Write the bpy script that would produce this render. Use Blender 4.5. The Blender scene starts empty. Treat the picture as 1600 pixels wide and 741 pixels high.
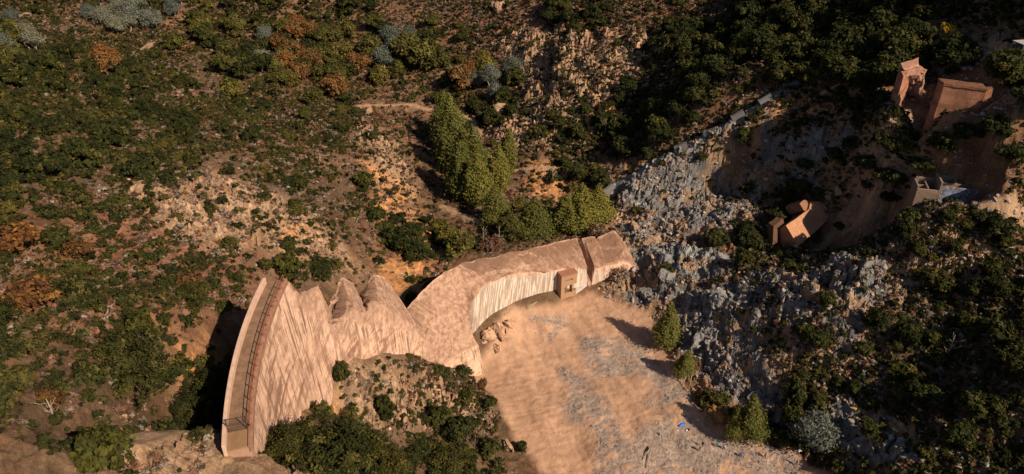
import bpy, math, random
import numpy as np

# ------------------------------------------------------------------ camera, sky, sun, exposure
SC = bpy.context.scene
COL = SC.collection
FOC, PITCH, CAMH = 1150.0, math.radians(32.0), 121.0      # focal length in photo pixels (photo 1600 x 741)
SUN_EL, SUN_AZ = math.radians(38.0), math.radians(-41.0)  # azimuth of the sun measured from +X
SUNV = np.array([math.cos(SUN_EL) * math.cos(SUN_AZ), math.cos(SUN_EL) * math.sin(SUN_AZ), math.sin(SUN_EL)])

cam = bpy.data.cameras.new('camera')
cam.sensor_fit = 'HORIZONTAL'
cam.sensor_width = 36.0
cam.lens = 36.0 * FOC / 1600.0
cam.clip_start, cam.clip_end = 1.0, 6000.0
cam_ob = bpy.data.objects.new('camera', cam)
COL.objects.link(cam_ob)
cam_ob.location = (0, 0, CAMH)
cam_ob.rotation_euler = (math.pi / 2 - PITCH, 0, 0)
SC.camera = cam_ob

world = bpy.data.worlds.new('World')
SC.world = world
world.use_nodes = True
wn = world.node_tree
wn.nodes.clear()
sky = wn.nodes.new('ShaderNodeTexSky')
sky.sky_type = 'NISHITA'
sky.sun_disc = False
sky.sun_elevation = SUN_EL
sky.sun_rotation = math.pi / 2 - SUN_AZ
bg = wn.nodes.new('ShaderNodeBackground')
bg.inputs['Strength'].default_value = 0.05
wo = wn.nodes.new('ShaderNodeOutputWorld')
wn.links.new(sky.outputs[0], bg.inputs['Color'])
wn.links.new(bg.outputs[0], wo.inputs['Surface'])

sun = bpy.data.lights.new('sun', 'SUN')
sun.energy = 5.0
sun.angle = math.radians(0.5)
sun.color = (1.0, 0.84, 0.64)
sun_ob = bpy.data.objects.new('sun', sun)
COL.objects.link(sun_ob)
from mathutils import Vector, Matrix
sun_ob.rotation_euler = Vector(SUNV).to_track_quat('Z', 'Y').to_euler()
sun_ob.location = (200, -100, 300)

SC.view_settings.view_transform = 'Standard'
SC.view_settings.look = 'None'
SC.view_settings.exposure = 0.55
SC.view_settings.gamma = 1.0
SC.view_settings.use_curve_mapping = False
SC.cycles.max_bounces = 4
SC.cycles.diffuse_bounces = 1
SC.cycles.transparent_max_bounces = 8

RNG = np.random.default_rng(11)
random.seed(11)

# ------------------------------------------------------------------ noise
def _h(ix, iy, s):
    n = (ix.astype(np.int64) * 374761393 + iy.astype(np.int64) * 668265263 + s * 974634773) & 0xffffffff
    n = ((n ^ (n >> 13)) * 1274126177) & 0xffffffff
    n = (n ^ (n >> 16)) & 0xffffffff
    return n.astype(np.float64) / 4294967295.0
def vnoise(x, y, s=0):
    ix, iy = np.floor(x), np.floor(y)
    fx, fy = x - ix, y - iy
    u, v = fx * fx * fx * (fx * (fx * 6 - 15) + 10), fy * fy * fy * (fy * (fy * 6 - 15) + 10)
    a, b = _h(ix, iy, s), _h(ix + 1, iy, s)
    c, d = _h(ix, iy + 1, s), _h(ix + 1, iy + 1, s)
    return (a + (b - a) * u) * (1 - v) + (c + (d - c) * u) * v
def fbm(x, y, sc, octv=4, s=0, gain=.5):
    r, a, t, f = 0, 1.0, 0, 1.0 / sc
    for k in range(octv):
        c_, s_ = math.cos(k * .9), math.sin(k * .9)
        r = r + a * vnoise((x * c_ - y * s_) * f + 13.7 * k, (x * s_ + y * c_) * f + 7.1 * k, s + k)
        t += a; a *= gain; f *= 2.03
    return r / t
def ridged(x, y, sc, octv=4, s=0):
    r, a, t, f = 0, 1.0, 0, 1.0 / sc
    for k in range(octv):
        c_, s_ = math.cos(k * 1.3 + .4), math.sin(k * 1.3 + .4)
        n = 1 - np.abs(2 * vnoise((x * c_ - y * s_) * f + 3.7 * k, (x * s_ + y * c_) * f + 9.1 * k, s + k) - 1)
        r = r + a * n * n; t += a; a *= .5; f *= 2.1
    return r / t
def cells(x, y, sc, s=0):
    """distance to the nearest and second nearest cell point, and the nearest cell's random value"""
    x, y = x / sc, y / sc
    ix, iy = np.floor(x), np.floor(y)
    d1 = np.full(x.shape, 9.0); d2 = d1.copy(); val = np.zeros(x.shape)
    for ox in (-1, 0, 1):
        for oy in (-1, 0, 1):
            jx, jy = ix + ox, iy + oy
            d = np.hypot(jx + _h(jx, jy, s) - x, jy + _h(jx, jy, s + 5) - y)
            v = _h(jx, jy, s + 9)
            near = d < d1
            d2 = np.where(near, d1, np.minimum(d2, d)); val = np.where(near, v, val); d1 = np.where(near, d, d1)
    return d1, d2, val
def sstep(a, b, x):
    t = np.clip((x - a) / (b - a), 0, 1)
    return t * t * (3 - 2 * t)

# ------------------------------------------------------------------ a photo pixel as a ray, to survey real positions on the ground
CP, SP = math.cos(PITCH), math.sin(PITCH)
def ray(px, py):
    a, b = (px - 800) / FOC, -(py - 370.5) / FOC
    return np.array([a, CP + b * SP, -SP + b * CP])
def at(px, py, z):
    d = ray(px, py); t = (z - CAMH) / d[2]
    return np.array([d[0] * t, d[1] * t, z])
def project(x, y, z):
    dep = y * CP - (z - CAMH) * SP
    up = y * SP + (z - CAMH) * CP
    return 800 + FOC * x / dep, 370.5 - FOC * up / dep, dep

# ------------------------------------------------------------------ the dam's plan: an arc about DC
DC = np.array([59.3, 80.7])
def r_down(z): return 90.8 - (62 - z) / 60 * 4.0
def r_up(z): return 93.0 + (62 - z) / 60 * 1.0
def dpol(th, r, z): return np.array([DC[0] + r * math.cos(math.radians(th)), DC[1] + r * math.sin(math.radians(th)), z])
DAM_BASE = [(198, 60.5), (191.8, 52.9), (182.9, 44.3), (174, 37.6), (167.6, 32.4), (161.9, 26.1), (156.2, 19.6), (149.4, 9), (145.3, 2.4), (142, 1.6), (138, 2.6), (133, 3.6), (126, 4.6), (116, 6), (110, 9)]
DAM_BACK = [(198, 60), (190, 49), (180, 42), (170, 37), (160, 27), (154, 17), (150, 13), (145, 14), (138, 14), (125, 12), (110, 13)]

# ------------------------------------------------------------------ terrain heights: surveyed points, thin plate spline between them
SURVEY = [  # photo x, photo y, height above the river bed
 (900,650,1.5),(780,610,1.2),(850,741,.6),(960,741,.6),(1000,600,2),(870,520,3),(960,500,4),(1040,540,4),(1130,690,2.5),(1060,640,2.5),(1200,735,2),(800,550,2),(1250,725,3),
 (1060,480,8),(1090,545,7),(1120,600,6),(1180,640,6),(1250,640,9),(1330,690,10),(1330,600,15),(1450,600,20),(1590,600,28),(1450,700,17),(1590,720,21),
 (1130,480,15),(1200,450,20),(1300,450,27),(1400,450,28),(1500,430,32),(1590,430,36),(1180,540,14),(1280,530,20),(1420,520,25),(1590,520,30),
 (1000,440,8),(960,420,10),(1050,420,13),(1100,410,15),(1000,370,13),(1050,350,14),(1150,370,18),(1200,390,19),(1250,385,21),(1300,352,22.5),(1335,345,25.5),(1330,390,26),(1400,350,28),(1500,326,39.8),(1470,311,42.3),(1448,314,42),(1500,316,41.8),(1530,318,41),(1500,285,43),(1590,340,41.5),
 (940,305,13),(1000,270,20),(1060,237,27),(1103,213,32),(1145,190,37),(1190,165,42),(1228,142,46),(1290,145,48),(1350,130,53),
 (1030,310,17),(1100,330,17),(1120,270,22),(1180,290,24),(1200,330,21),(1240,280,28),(1240,220,36),(1300,190,43),(1320,250,38),(1350,210,46),(1390,230,45),(1420,260,41),(1370,290,37),(1440,196,52),(1500,200,52.5),(1463,185,55.5),(1500,181,57),(1537,173,58.5),(1390,179,53.2),(1402,180,53.2),(1418,184,53),(1560,160,60),(1560,200,57),(1590,260,52),
 (1500,80,62),(1590,90,66),(1590,5,74),(1400,70,60),(1420,5,68),(1280,70,52),(1250,5,60),(1130,90,42),(1120,20,48),(1040,130,34),(980,210,22),
 (900,300,11),(850,250,14),(820,180,17),(900,200,20),(950,100,32),(850,100,24),(800,60,26),(900,20,38),(1030,30,42),(800,5,34),(950,-60,52),(700,20,26),(600,10,25),
 (745,190,9),(740,250,8),(650,190,10),(660,300,9),(720,330,9),(800,330,10),(880,350,10.5),(700,390,11),(620,120,11),(500,110,14),(430,140,17),(560,190,17),(350,60,20),(200,40,26),(50,20,34),(500,20,22),
 (550,200,20),(600,260,17),(620,330,14),(660,390,12),(650,440,14),(600,400,18),(560,370,25),(500,400,33),(440,400,41),(400,340,44),(480,300,34),(540,280,26),(470,220,30),(400,260,40),(300,300,50),(300,400,52),(200,350,57),(300,220,45),(400,170,26),(300,145,34),(200,240,52),(150,150,44),(50,100,46),
 (100,400,62),(30,300,63),(30,200,58),(30,450,67),(200,450,61),(150,550,66),(30,600,72),(250,560,60),(250,640,62),(330,700,62),(200,700,66),(30,720,75),(420,720,53),(300,480,57),(340,450,51),(300,545,56),
 (600,620,24),(540,640,31),(480,690,41),(560,720,31),(650,680,19),(640,600,19),(700,620,11),(730,690,9.5),(770,700,4.5),(800,735,3.5),(690,735,14),(745,640,6),
]
EDGE = [(-420,60,150),(-420,250,120),(-420,500,90),(-250,40,105),(-150,20,92),(-300,700,120),(0,760,150),(0,560,95),(-150,560,70),(300,760,190),(480,500,190),(480,250,190),(480,60,140),(300,60,105),(180,60,60),(220,150,84),(240,260,112),
        (120,110,42),(130,80,42),(110,60,33),(150,110,54),(140,150,62),(125,140,52),(108,138,44),(120,40,24),(0,20,0),(40,20,0),(-40,20,12),(-80,20,48),(70,40,4),(110,40,30),(150,20,42),(0,50,0),(30,60,1),(-420,760,130),(480,760,220),(480,10,190),(-420,10,150),(160,380,80),(60,420,58),(-60,430,40),(-200,420,52)]
def _tps():
    P = [at(*q) for q in SURVEY]
    P += [dpol(t, r_down(z) - 1.2, z) for t, z in DAM_BASE] + [dpol(t, r_up(z) + 3, z) for t, z in DAM_BACK]
    P += [np.array(q, float) for q in EDGE]
    P = np.array(P)
    X = P[:, :2] / 100.0
    d2 = ((X[:, None] - X[None]) ** 2).sum(-1)
    K = .5 * d2 * np.log(d2 + 1e-12) + np.eye(len(X)) * .0003
    A = np.c_[np.ones(len(X)), X]
    M = np.block([[K, A], [A.T, np.zeros((3, 3))]])
    w = np.linalg.solve(M, np.r_[P[:, 2], 0, 0, 0])
    return X, w
_X, _W = _tps()
GS = 2.0
GX0, GX1, GY0, GY1 = -470.0, 530.0, 4.0, 800.0
_gx = np.arange(GX0, GX1 + GS, GS); _gy = np.arange(GY0, GY1 + GS, GS)
def _grid():
    out = np.zeros((len(_gy), len(_gx)))
    xs = _gx / 100.0
    for j, yy in enumerate(_gy / 100.0):
        d2 = (xs[:, None] - _X[None, :, 0]) ** 2 + (yy - _X[None, :, 1]) ** 2
        out[j] = (.5 * d2 * np.log(d2 + 1e-12)) @ _W[:-3] + _W[-3] + _W[-2] * xs + _W[-1] * yy
    return np.maximum(out, -1.0)
BASE = _grid()
def base_z(x, y):
    x = np.asarray(x, float); y = np.asarray(y, float)
    fx = np.clip((x - GX0) / GS, 0, len(_gx) - 1.001); fy = np.clip((y - GY0) / GS, 0, len(_gy) - 1.001)
    i = fx.astype(int); j = fy.astype(int); u = fx - i; v = fy - j
    return (BASE[j, i] * (1 - u) + BASE[j, i + 1] * u) * (1 - v) + (BASE[j + 1, i] * (1 - u) + BASE[j + 1, i + 1] * u) * v
def spot(px, py, height=base_z):
    """where the sight line through a photo pixel first meets the ground"""
    d = ray(px, py)
    t = np.linspace(30, 700, 2600)
    x, y, z = d[0] * t, d[1] * t, CAMH + d[2] * t
    g = z - height(x, y)
    k = np.argmax(g < 0)
    if g[k] >= 0: k = len(t) - 1
    a, b = g[k - 1], g[k]
    tt = t[k - 1] + (t[k] - t[k - 1]) * a / (a - b) if k > 0 and a != b else t[k]
    return np.array([d[0] * tt, d[1] * tt, float(height(np.array([d[0] * tt]), np.array([d[1] * tt]))[0])])

# ------------------------------------------------------------------ mesh and material helpers
def mesh_np(name, V, F, mat=None, smooth=False, color=None, vec=None):
    me = bpy.data.meshes.new(name)
    V = np.asarray(V, np.float32); F = np.asarray(F, np.int32)
    n, k = F.shape
    me.vertices.add(len(V)); me.vertices.foreach_set('co', V.ravel())
    me.loops.add(n * k); me.loops.foreach_set('vertex_index', F.ravel())
    me.polygons.add(n)
    me.polygons.foreach_set('loop_start', np.arange(0, n * k, k, dtype=np.int32))
    me.polygons.foreach_set('loop_total', np.full(n, k, np.int32))
    me.polygons.foreach_set('use_smooth', np.full(n, smooth, bool))
    if color is not None:
        a = me.attributes.new('tint', 'FLOAT_COLOR', 'POINT')
        c = np.ones((len(V), 4), np.float32); c[:, :color.shape[1]] = color
        a.data.foreach_set('color', c.ravel())
    if vec is not None:
        a = me.attributes.new('face_uvw', 'FLOAT_VECTOR', 'POINT'); a.data.foreach_set('vector', np.asarray(vec, np.float32).ravel())
    me.update(calc_edges=True)
    if mat: me.materials.append(mat)
    return me
def link(name, me, parent=None, loc=None):
    o = bpy.data.objects.new(name, me); COL.objects.link(o)
    if parent is not None: o.parent = parent
    if loc is not None: o.location = loc
    return o
def tag(o, label=None, cat=None, group=None, kind=None):
    if label: o['label'] = label
    if cat: o['category'] = cat
    if group: o['group'] = group
    if kind: o['kind'] = kind
    return o
def empty(name, loc, label, cat, group=None, rz=0.0):
    o = bpy.data.objects.new(name, None); COL.objects.link(o)
    o.location = loc; o.rotation_euler = (0, 0, rz); o.empty_display_size = .5
    return tag(o, label, cat, group)

class MB:
    """collects polygons of any size for one mesh"""
    def __init__(s): s.v = []; s.f = []
    def poly(s, pts):
        b = len(s.v); s.v += [tuple(map(float, q)) for q in pts]; s.f.append(tuple(range(b, b + len(pts))))
    def hull8(s, a, b):                     # bottom ring, top ring (counter-clockwise from above)
        n = len(a); k = len(s.v); s.v += [tuple(map(float, q)) for q in a] + [tuple(map(float, q)) for q in b]
        s.f.append(tuple(range(k + n - 1, k - 1, -1))); s.f.append(tuple(range(k + n, k + 2 * n)))
        for i in range(n): j = (i + 1) % n; s.f.append((k + i, k + j, k + n + j, k + n + i))
    def box(s, c, size, rz=0.0, taper=1.0):
        x, y, z = size[0] / 2, size[1] / 2, size[2] / 2; ca, sa = math.cos(rz), math.sin(rz)
        def R(px, py, pz): return (c[0] + px * ca - py * sa, c[1] + px * sa + py * ca, c[2] + pz)
        s.hull8([R(-x, -y, -z), R(x, -y, -z), R(x, y, -z), R(-x, y, -z)], [R(-x * taper, -y * taper, z), R(x * taper, -y * taper, z), R(x * taper, y * taper, z), R(-x * taper, y * taper, z)])
    def tube(s, pts, rad, n=6):
        pts = [np.array(q, float) for q in pts]; k = len(s.v)
        if not hasattr(rad, '__len__'): rad = [rad] * len(pts)
        for i, q in enumerate(pts):
            d = pts[min(i + 1, len(pts) - 1)] - pts[max(i - 1, 0)]; d /= np.linalg.norm(d) + 1e-9
            a = np.cross(d, (0, 0, 1) if abs(d[2]) < .9 else (1, 0, 0)); a /= np.linalg.norm(a); b = np.cross(d, a)
            for m in range(n):
                t = 2 * math.pi * m / n; s.v.append(tuple(q + rad[i] * (a * math.cos(t) + b * math.sin(t))))
        for i in range(len(pts) - 1):
            for m in range(n):
                e = (m + 1) % n; s.f.append((k + i * n + m, k + (i + 1) * n + m, k + (i + 1) * n + e, k + i * n + e))
        s.f.append(tuple(k + m for m in range(n))); s.f.append(tuple(k + (len(pts) - 1) * n + m for m in reversed(range(n))))
    def mesh(s, name, mat, smooth=False):
        me = bpy.data.meshes.new(name); me.from_pydata(s.v, [], s.f); me.update()
        if mat: me.materials.append(mat)
        if smooth: me.polygons.foreach_set('use_smooth', [True] * len(me.polygons))
        return me
    def build(s, name, mat, parent=None, smooth=False, bevel=0.0, loc=None):
        o = link(name, s.mesh(name, mat, smooth), parent, loc)
        if bevel:
            m = o.modifiers.new('edge', 'BEVEL'); m.width = bevel; m.segments = 2; m.limit_method = 'ANGLE'
        return o

class NT:
    """small shader graph builder"""
    def __init__(s, name, rough=.9, spec=.15):
        s.m = bpy.data.materials.new(name); s.m.use_nodes = True; s.t = s.m.node_tree; s.t.nodes.clear()
        s.out = s.t.nodes.new('ShaderNodeOutputMaterial'); s.p = s.t.nodes.new('ShaderNodeBsdfPrincipled')
        s.p.inputs['Roughness'].default_value = rough; s.p.inputs['Specular IOR Level'].default_value = spec
        s.t.links.new(s.p.outputs[0], s.out.inputs['Surface'])
    def n(s, typ, **kw):
        o = s.t.nodes.new('ShaderNode' + typ)
        for k, v in kw.items(): setattr(o, k, v)
        return o
    def l(s, a, b): s.t.links.new(a, b)
    def setin(s, node, key, v):
        if hasattr(v, 'is_linked') or hasattr(v, 'links'): s.l(v, node.inputs[key])
        else: node.inputs[key].default_value = v
    def attr(s, name): return s.n('Attribute', attribute_name=name)
    def coords(s, scale=(1, 1, 1), src=None):
        if src is None: src = s.n('TexCoord').outputs['Object']
        m = s.n('Mapping'); m.inputs['Scale'].default_value = scale; s.l(src, m.inputs['Vector']); return m.outputs[0]
    def noise(s, vec, scale, detail=4, rough=.6, dist=0.0):
        o = s.n('TexNoise'); s.l(vec, o.inputs['Vector']); o.inputs['Scale'].default_value = scale
        o.inputs['Detail'].default_value = detail; o.inputs['Roughness'].default_value = rough; o.inputs['Distortion'].default_value = dist
        return o.outputs['Fac']
    def ramp(s, fac, stops):
        o = s.n('ValToRGB'); e = o.color_ramp.elements
        while len(e) < len(stops): e.new(.5)
        for k, (p, c) in enumerate(stops):
            e[k].position = p; e[k].color = (c, c, c, 1) if not hasattr(c, '__len__') else (*c, 1)
        s.l(fac, o.inputs[0]); return o.outputs[0]
    def mix(s, fac, a, b, mode='MIX'):
        o = s.n('Mix', data_type='RGBA', blend_type=mode)
        s.setin(o, 0, fac); 
        for i, v in ((6, a), (7, b)):
            if hasattr(v, 'links'): s.l(v, o.inputs[i])
            else: o.inputs[i].default_value = (*v, 1)
        return o.outputs[2]
    def math(s, op, a, b=0.0, clamp=False):
        o = s.n('Math', operation=op, use_clamp=clamp); s.setin(o, 0, a); s.setin(o, 1, b); return o.outputs[0]
    def bump(s, h, strength=.5, dist=.2):
        o = s.n('Bump'); s.l(h, o.inputs['Height']); o.inputs['Strength'].default_value = strength; o.inputs['Distance'].default_value = dist
        s.l(o.outputs[0], s.p.inputs['Normal'])
    def base(s, c):
        if hasattr(c, 'links'): s.l(c, s.p.inputs['Base Color'])
        else: s.p.inputs['Base Color'].default_value = (*c, 1)
        return s.m

def plain(name, col, rough=.85, var=.35, scale=3.0, bump=.3):
    t = NT(name, rough); v = t.coords(); f = t.noise(v, scale, 5)
    c = t.mix(f, tuple(q * (1 - var) for q in col), tuple(min(1, q * (1 + var)) for q in col))
    t.bump(t.noise(v, scale * 4, 4), bump, .05)
    return t.base(c)

# ------------------------------------------------------------------ ground zones, surveyed as outlines on the ground
def outline(pts): return np.array([spot(*q)[:2] for q in pts])
def inside(poly, x, y, soft=2.0, wob=None):
    """1 inside the outline, falling to 0 over `soft` metres"""
    x = x if wob is None else x + wob[0]; y = y if wob is None else y + wob[1]
    lo, hi = poly.min(0) - soft * 2, poly.max(0) + soft * 2
    sel = (x > lo[0]) & (x < hi[0]) & (y > lo[1]) & (y < hi[1])
    out = np.zeros(x.shape)
    if not sel.any(): return out
    xs, ys = x[sel], y[sel]; d = np.full(xs.shape, 1e9); ins = np.zeros(xs.shape, bool)
    for a, b in zip(poly, np.roll(poly, -1, 0)):
        e = b - a; L = (e ** 2).sum() + 1e-9
        t = np.clip(((xs - a[0]) * e[0] + (ys - a[1]) * e[1]) / L, 0, 1)
        d = np.minimum(d, np.hypot(xs - a[0] - t * e[0], ys - a[1] - t * e[1]))
        c = (a[1] > ys) != (b[1] > ys)
        with np.errstate(divide='ignore', invalid='ignore'):
            ins ^= c & (xs < e[0] * (ys - a[1]) / (e[1] if e[1] else 1e-9) + a[0])
    out[sel] = sstep(-soft, soft, np.where(ins, d, -d)); return out
def along(line, x, y, half, soft=1.0):
    d = np.full(x.shape, 1e9)
    for a, b in zip(line[:-1], line[1:]):
        e = b - a; L = (e ** 2).sum() + 1e-9
        t = np.clip(((x - a[0]) * e[0] + (y - a[1]) * e[1]) / L, 0, 1)
        d = np.minimum(d, np.hypot(x - a[0] - t * e[0], y - a[1] - t * e[1]))
    return 1 - sstep(half - soft, half + soft, d)

SAND = outline([(735,588),(758,560),(775,505),(800,484),(868,470),(930,455),(965,470),(1010,490),(1045,540),(1062,600),(1110,655),(1180,690),(1250,712),(1300,741),(1340,800),(810,800),(845,741),(800,665),(765,612)])
GRAVEL = [outline(q) for q in ([(905,535),(960,530),(1010,550),(1060,610),(1110,660),(1180,690),(1260,725),(1260,790),(1000,790),(985,700),(1040,660),(1000,590),(925,590)],
                               [(880,580),(910,585),(950,640),(1000,700),(1010,770),(960,770),(930,690),(890,630)], [(835,500),(880,490),(890,520),(850,530)])]
ROCK = [outline(q) for q in ([(975,280),(1060,232),(1105,225),(1150,240),(1185,262),(1195,330),(1150,348),(1080,368),(1030,350),(975,320)],
                             [(1183,218),(1230,195),(1290,205),(1312,238),(1275,288),(1215,292),(1188,258)],
                             [(955,375),(1005,342),(1060,378),(1130,395),(1150,430),(1070,455),(1040,478),(985,478),(945,445)],
                             [(1050,470),(1110,450),(1190,420),(1240,430),(1190,500),(1185,560),(1230,600),(1210,655),(1110,612),(1065,560)],
                             [(1235,430),(1300,400),(1390,410),(1420,470),(1330,520),(1230,520),(1190,500)],
                             [(1290,640),(1340,620),(1400,650),(1430,720),(1360,741),(1300,700)], [(1280,190),(1330,175),(1350,205),(1310,235)], [(1500,50),(1580,50),(1590,85),(1520,80)])]
TANROCK = [outline(q) for q in ([(215,280),(330,265),(440,305),(520,365),(565,410),(480,425),(400,402),(300,385),(225,345)],
                                [(435,680),(470,640),(520,578),(560,556),(640,551),(725,580),(755,640),(715,665),(560,680)],
                                [(770,60),(830,45),(960,50),(1080,50),(1065,120),(960,180),(900,232),(800,235),(742,205),(800,120)],
                                [(555,185),(620,228),(652,312),(590,290)], [(150,680),(250,665),(350,690),(450,690),(470,745),(180,745)],
                                [(1200,440),(1300,400),(1450,360),(1500,330),(1560,400),(1420,480),(1320,560),(1230,600),(1180,540)], [(940,310),(1000,290),(1040,340),(960,350)], [(1290,200),(1440,205),(1470,330),(1300,330)])]
ORANGE = [outline(q) for q in ([(575,395),(640,400),(690,395),(680,440),(610,455)], [(275,530),(335,535),(325,585),(262,575)], [(430,345),(480,345),(480,375),(430,375)], [(580,310),(660,330),(700,370),(640,375),(585,345)],
                               [(1195,180),(1235,180),(1215,225),(1185,260),(1165,240)], [(1245,180),(1300,150),(1340,130),(1345,150),(1280,190)], [(820,255),(890,262),(880,310),(825,300)], [(910,170),(990,150),(1000,170),(920,200)], [(1070,570),(1110,580),(1150,680),(1250,710),(1260,730),(1130,690)], [(400,660),(470,640),(520,610),(540,640),(470,690)], [(560,250),(640,290),(650,320),(600,330)])]
SHRUBBY = [outline(q) for q in ([(0,390),(150,330),(330,400),(420,420),(360,500),(250,520),(100,480),(0,470)], [(580,0),(1130,-20),(1120,60),(1000,100),(900,90),(700,60)])]
PATHS = [(np.array([spot(*q)[:2] for q in line]), w, kind) for line, w, kind in (
    ([(196,86),(222,78),(236,68)], 2.2, 'tan'), ([(292,139),(340,143),(378,154)], 2.0, 'tan'), ([(560,165),(640,164),(690,175),(738,186),(748,210)], 1.5, 'tan'), ([(690,322),(725,336),(750,345)], 1.2, 'tan'),
    ([(810,268),(845,262),(870,264)], 1.2, 'tan'), ([(1370,60),(1470,62),(1540,78),(1610,112)], 2, 'tan'), ([(1540,318),(1570,325),(1610,338)], 1.6, 'tan'), ([(200,690),(270,672),(340,690),(440,700)], 2.2, 'tan'), ([(60,20),(0,32)], 3, 'tan'),
    ([(1215,420),(1260,440),(1330,470),(1400,500)], .8, 'tan'), ([(1240,385),(1310,350),(1360,330),(1420,315)], .9, 'tan'),
    ([(938,312),(965,288),(1000,270),(1058,236),(1103,213),(1145,190),(1190,163),(1245,132)], 1.7, 'grey'), ([(975,352),(1005,372),(1035,390),(1042,402),(1035,412),(1062,422)], 1.4, 'grey'), ([(1035,392),(1080,398),(1130,402)], 1.8, 'grey'))]

def cut_benches():
    X, Y = np.meshgrid(_gx, _gy)
    for line, w, kind in PATHS:
        if w < 1 or line[:, 0].mean() > 75: continue
        lo, hi = line.min(0) - 14, line.max(0) + 14
        jj = np.where((_gy > lo[1]) & (_gy < hi[1]))[0]; ii = np.where((_gx > lo[0]) & (_gx < hi[0]))[0]
        if not len(jj) or not len(ii): continue
        sl = np.ix_(jj, ii); x, y = X[sl], Y[sl]
        d = np.full(x.shape, 1e9); zt = np.zeros(x.shape); pz = base_z(line[:, 0], line[:, 1])
        for a, b, za, zb in zip(line[:-1], line[1:], pz[:-1], pz[1:]):
            e = b - a; t = np.clip(((x - a[0]) * e[0] + (y - a[1]) * e[1]) / ((e ** 2).sum() + 1e-9), 0, 1)
            q = np.hypot(x - a[0] - t * e[0], y - a[1] - t * e[1]); m = q < d
            d = np.where(m, q, d); zt = np.where(m, za + (zb - za) * t, zt)
        k = 1 - sstep(w + .8, w + 5.5, d)
        BASE[sl] = BASE[sl] * (1 - k) + zt * k
cut_benches()

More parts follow.
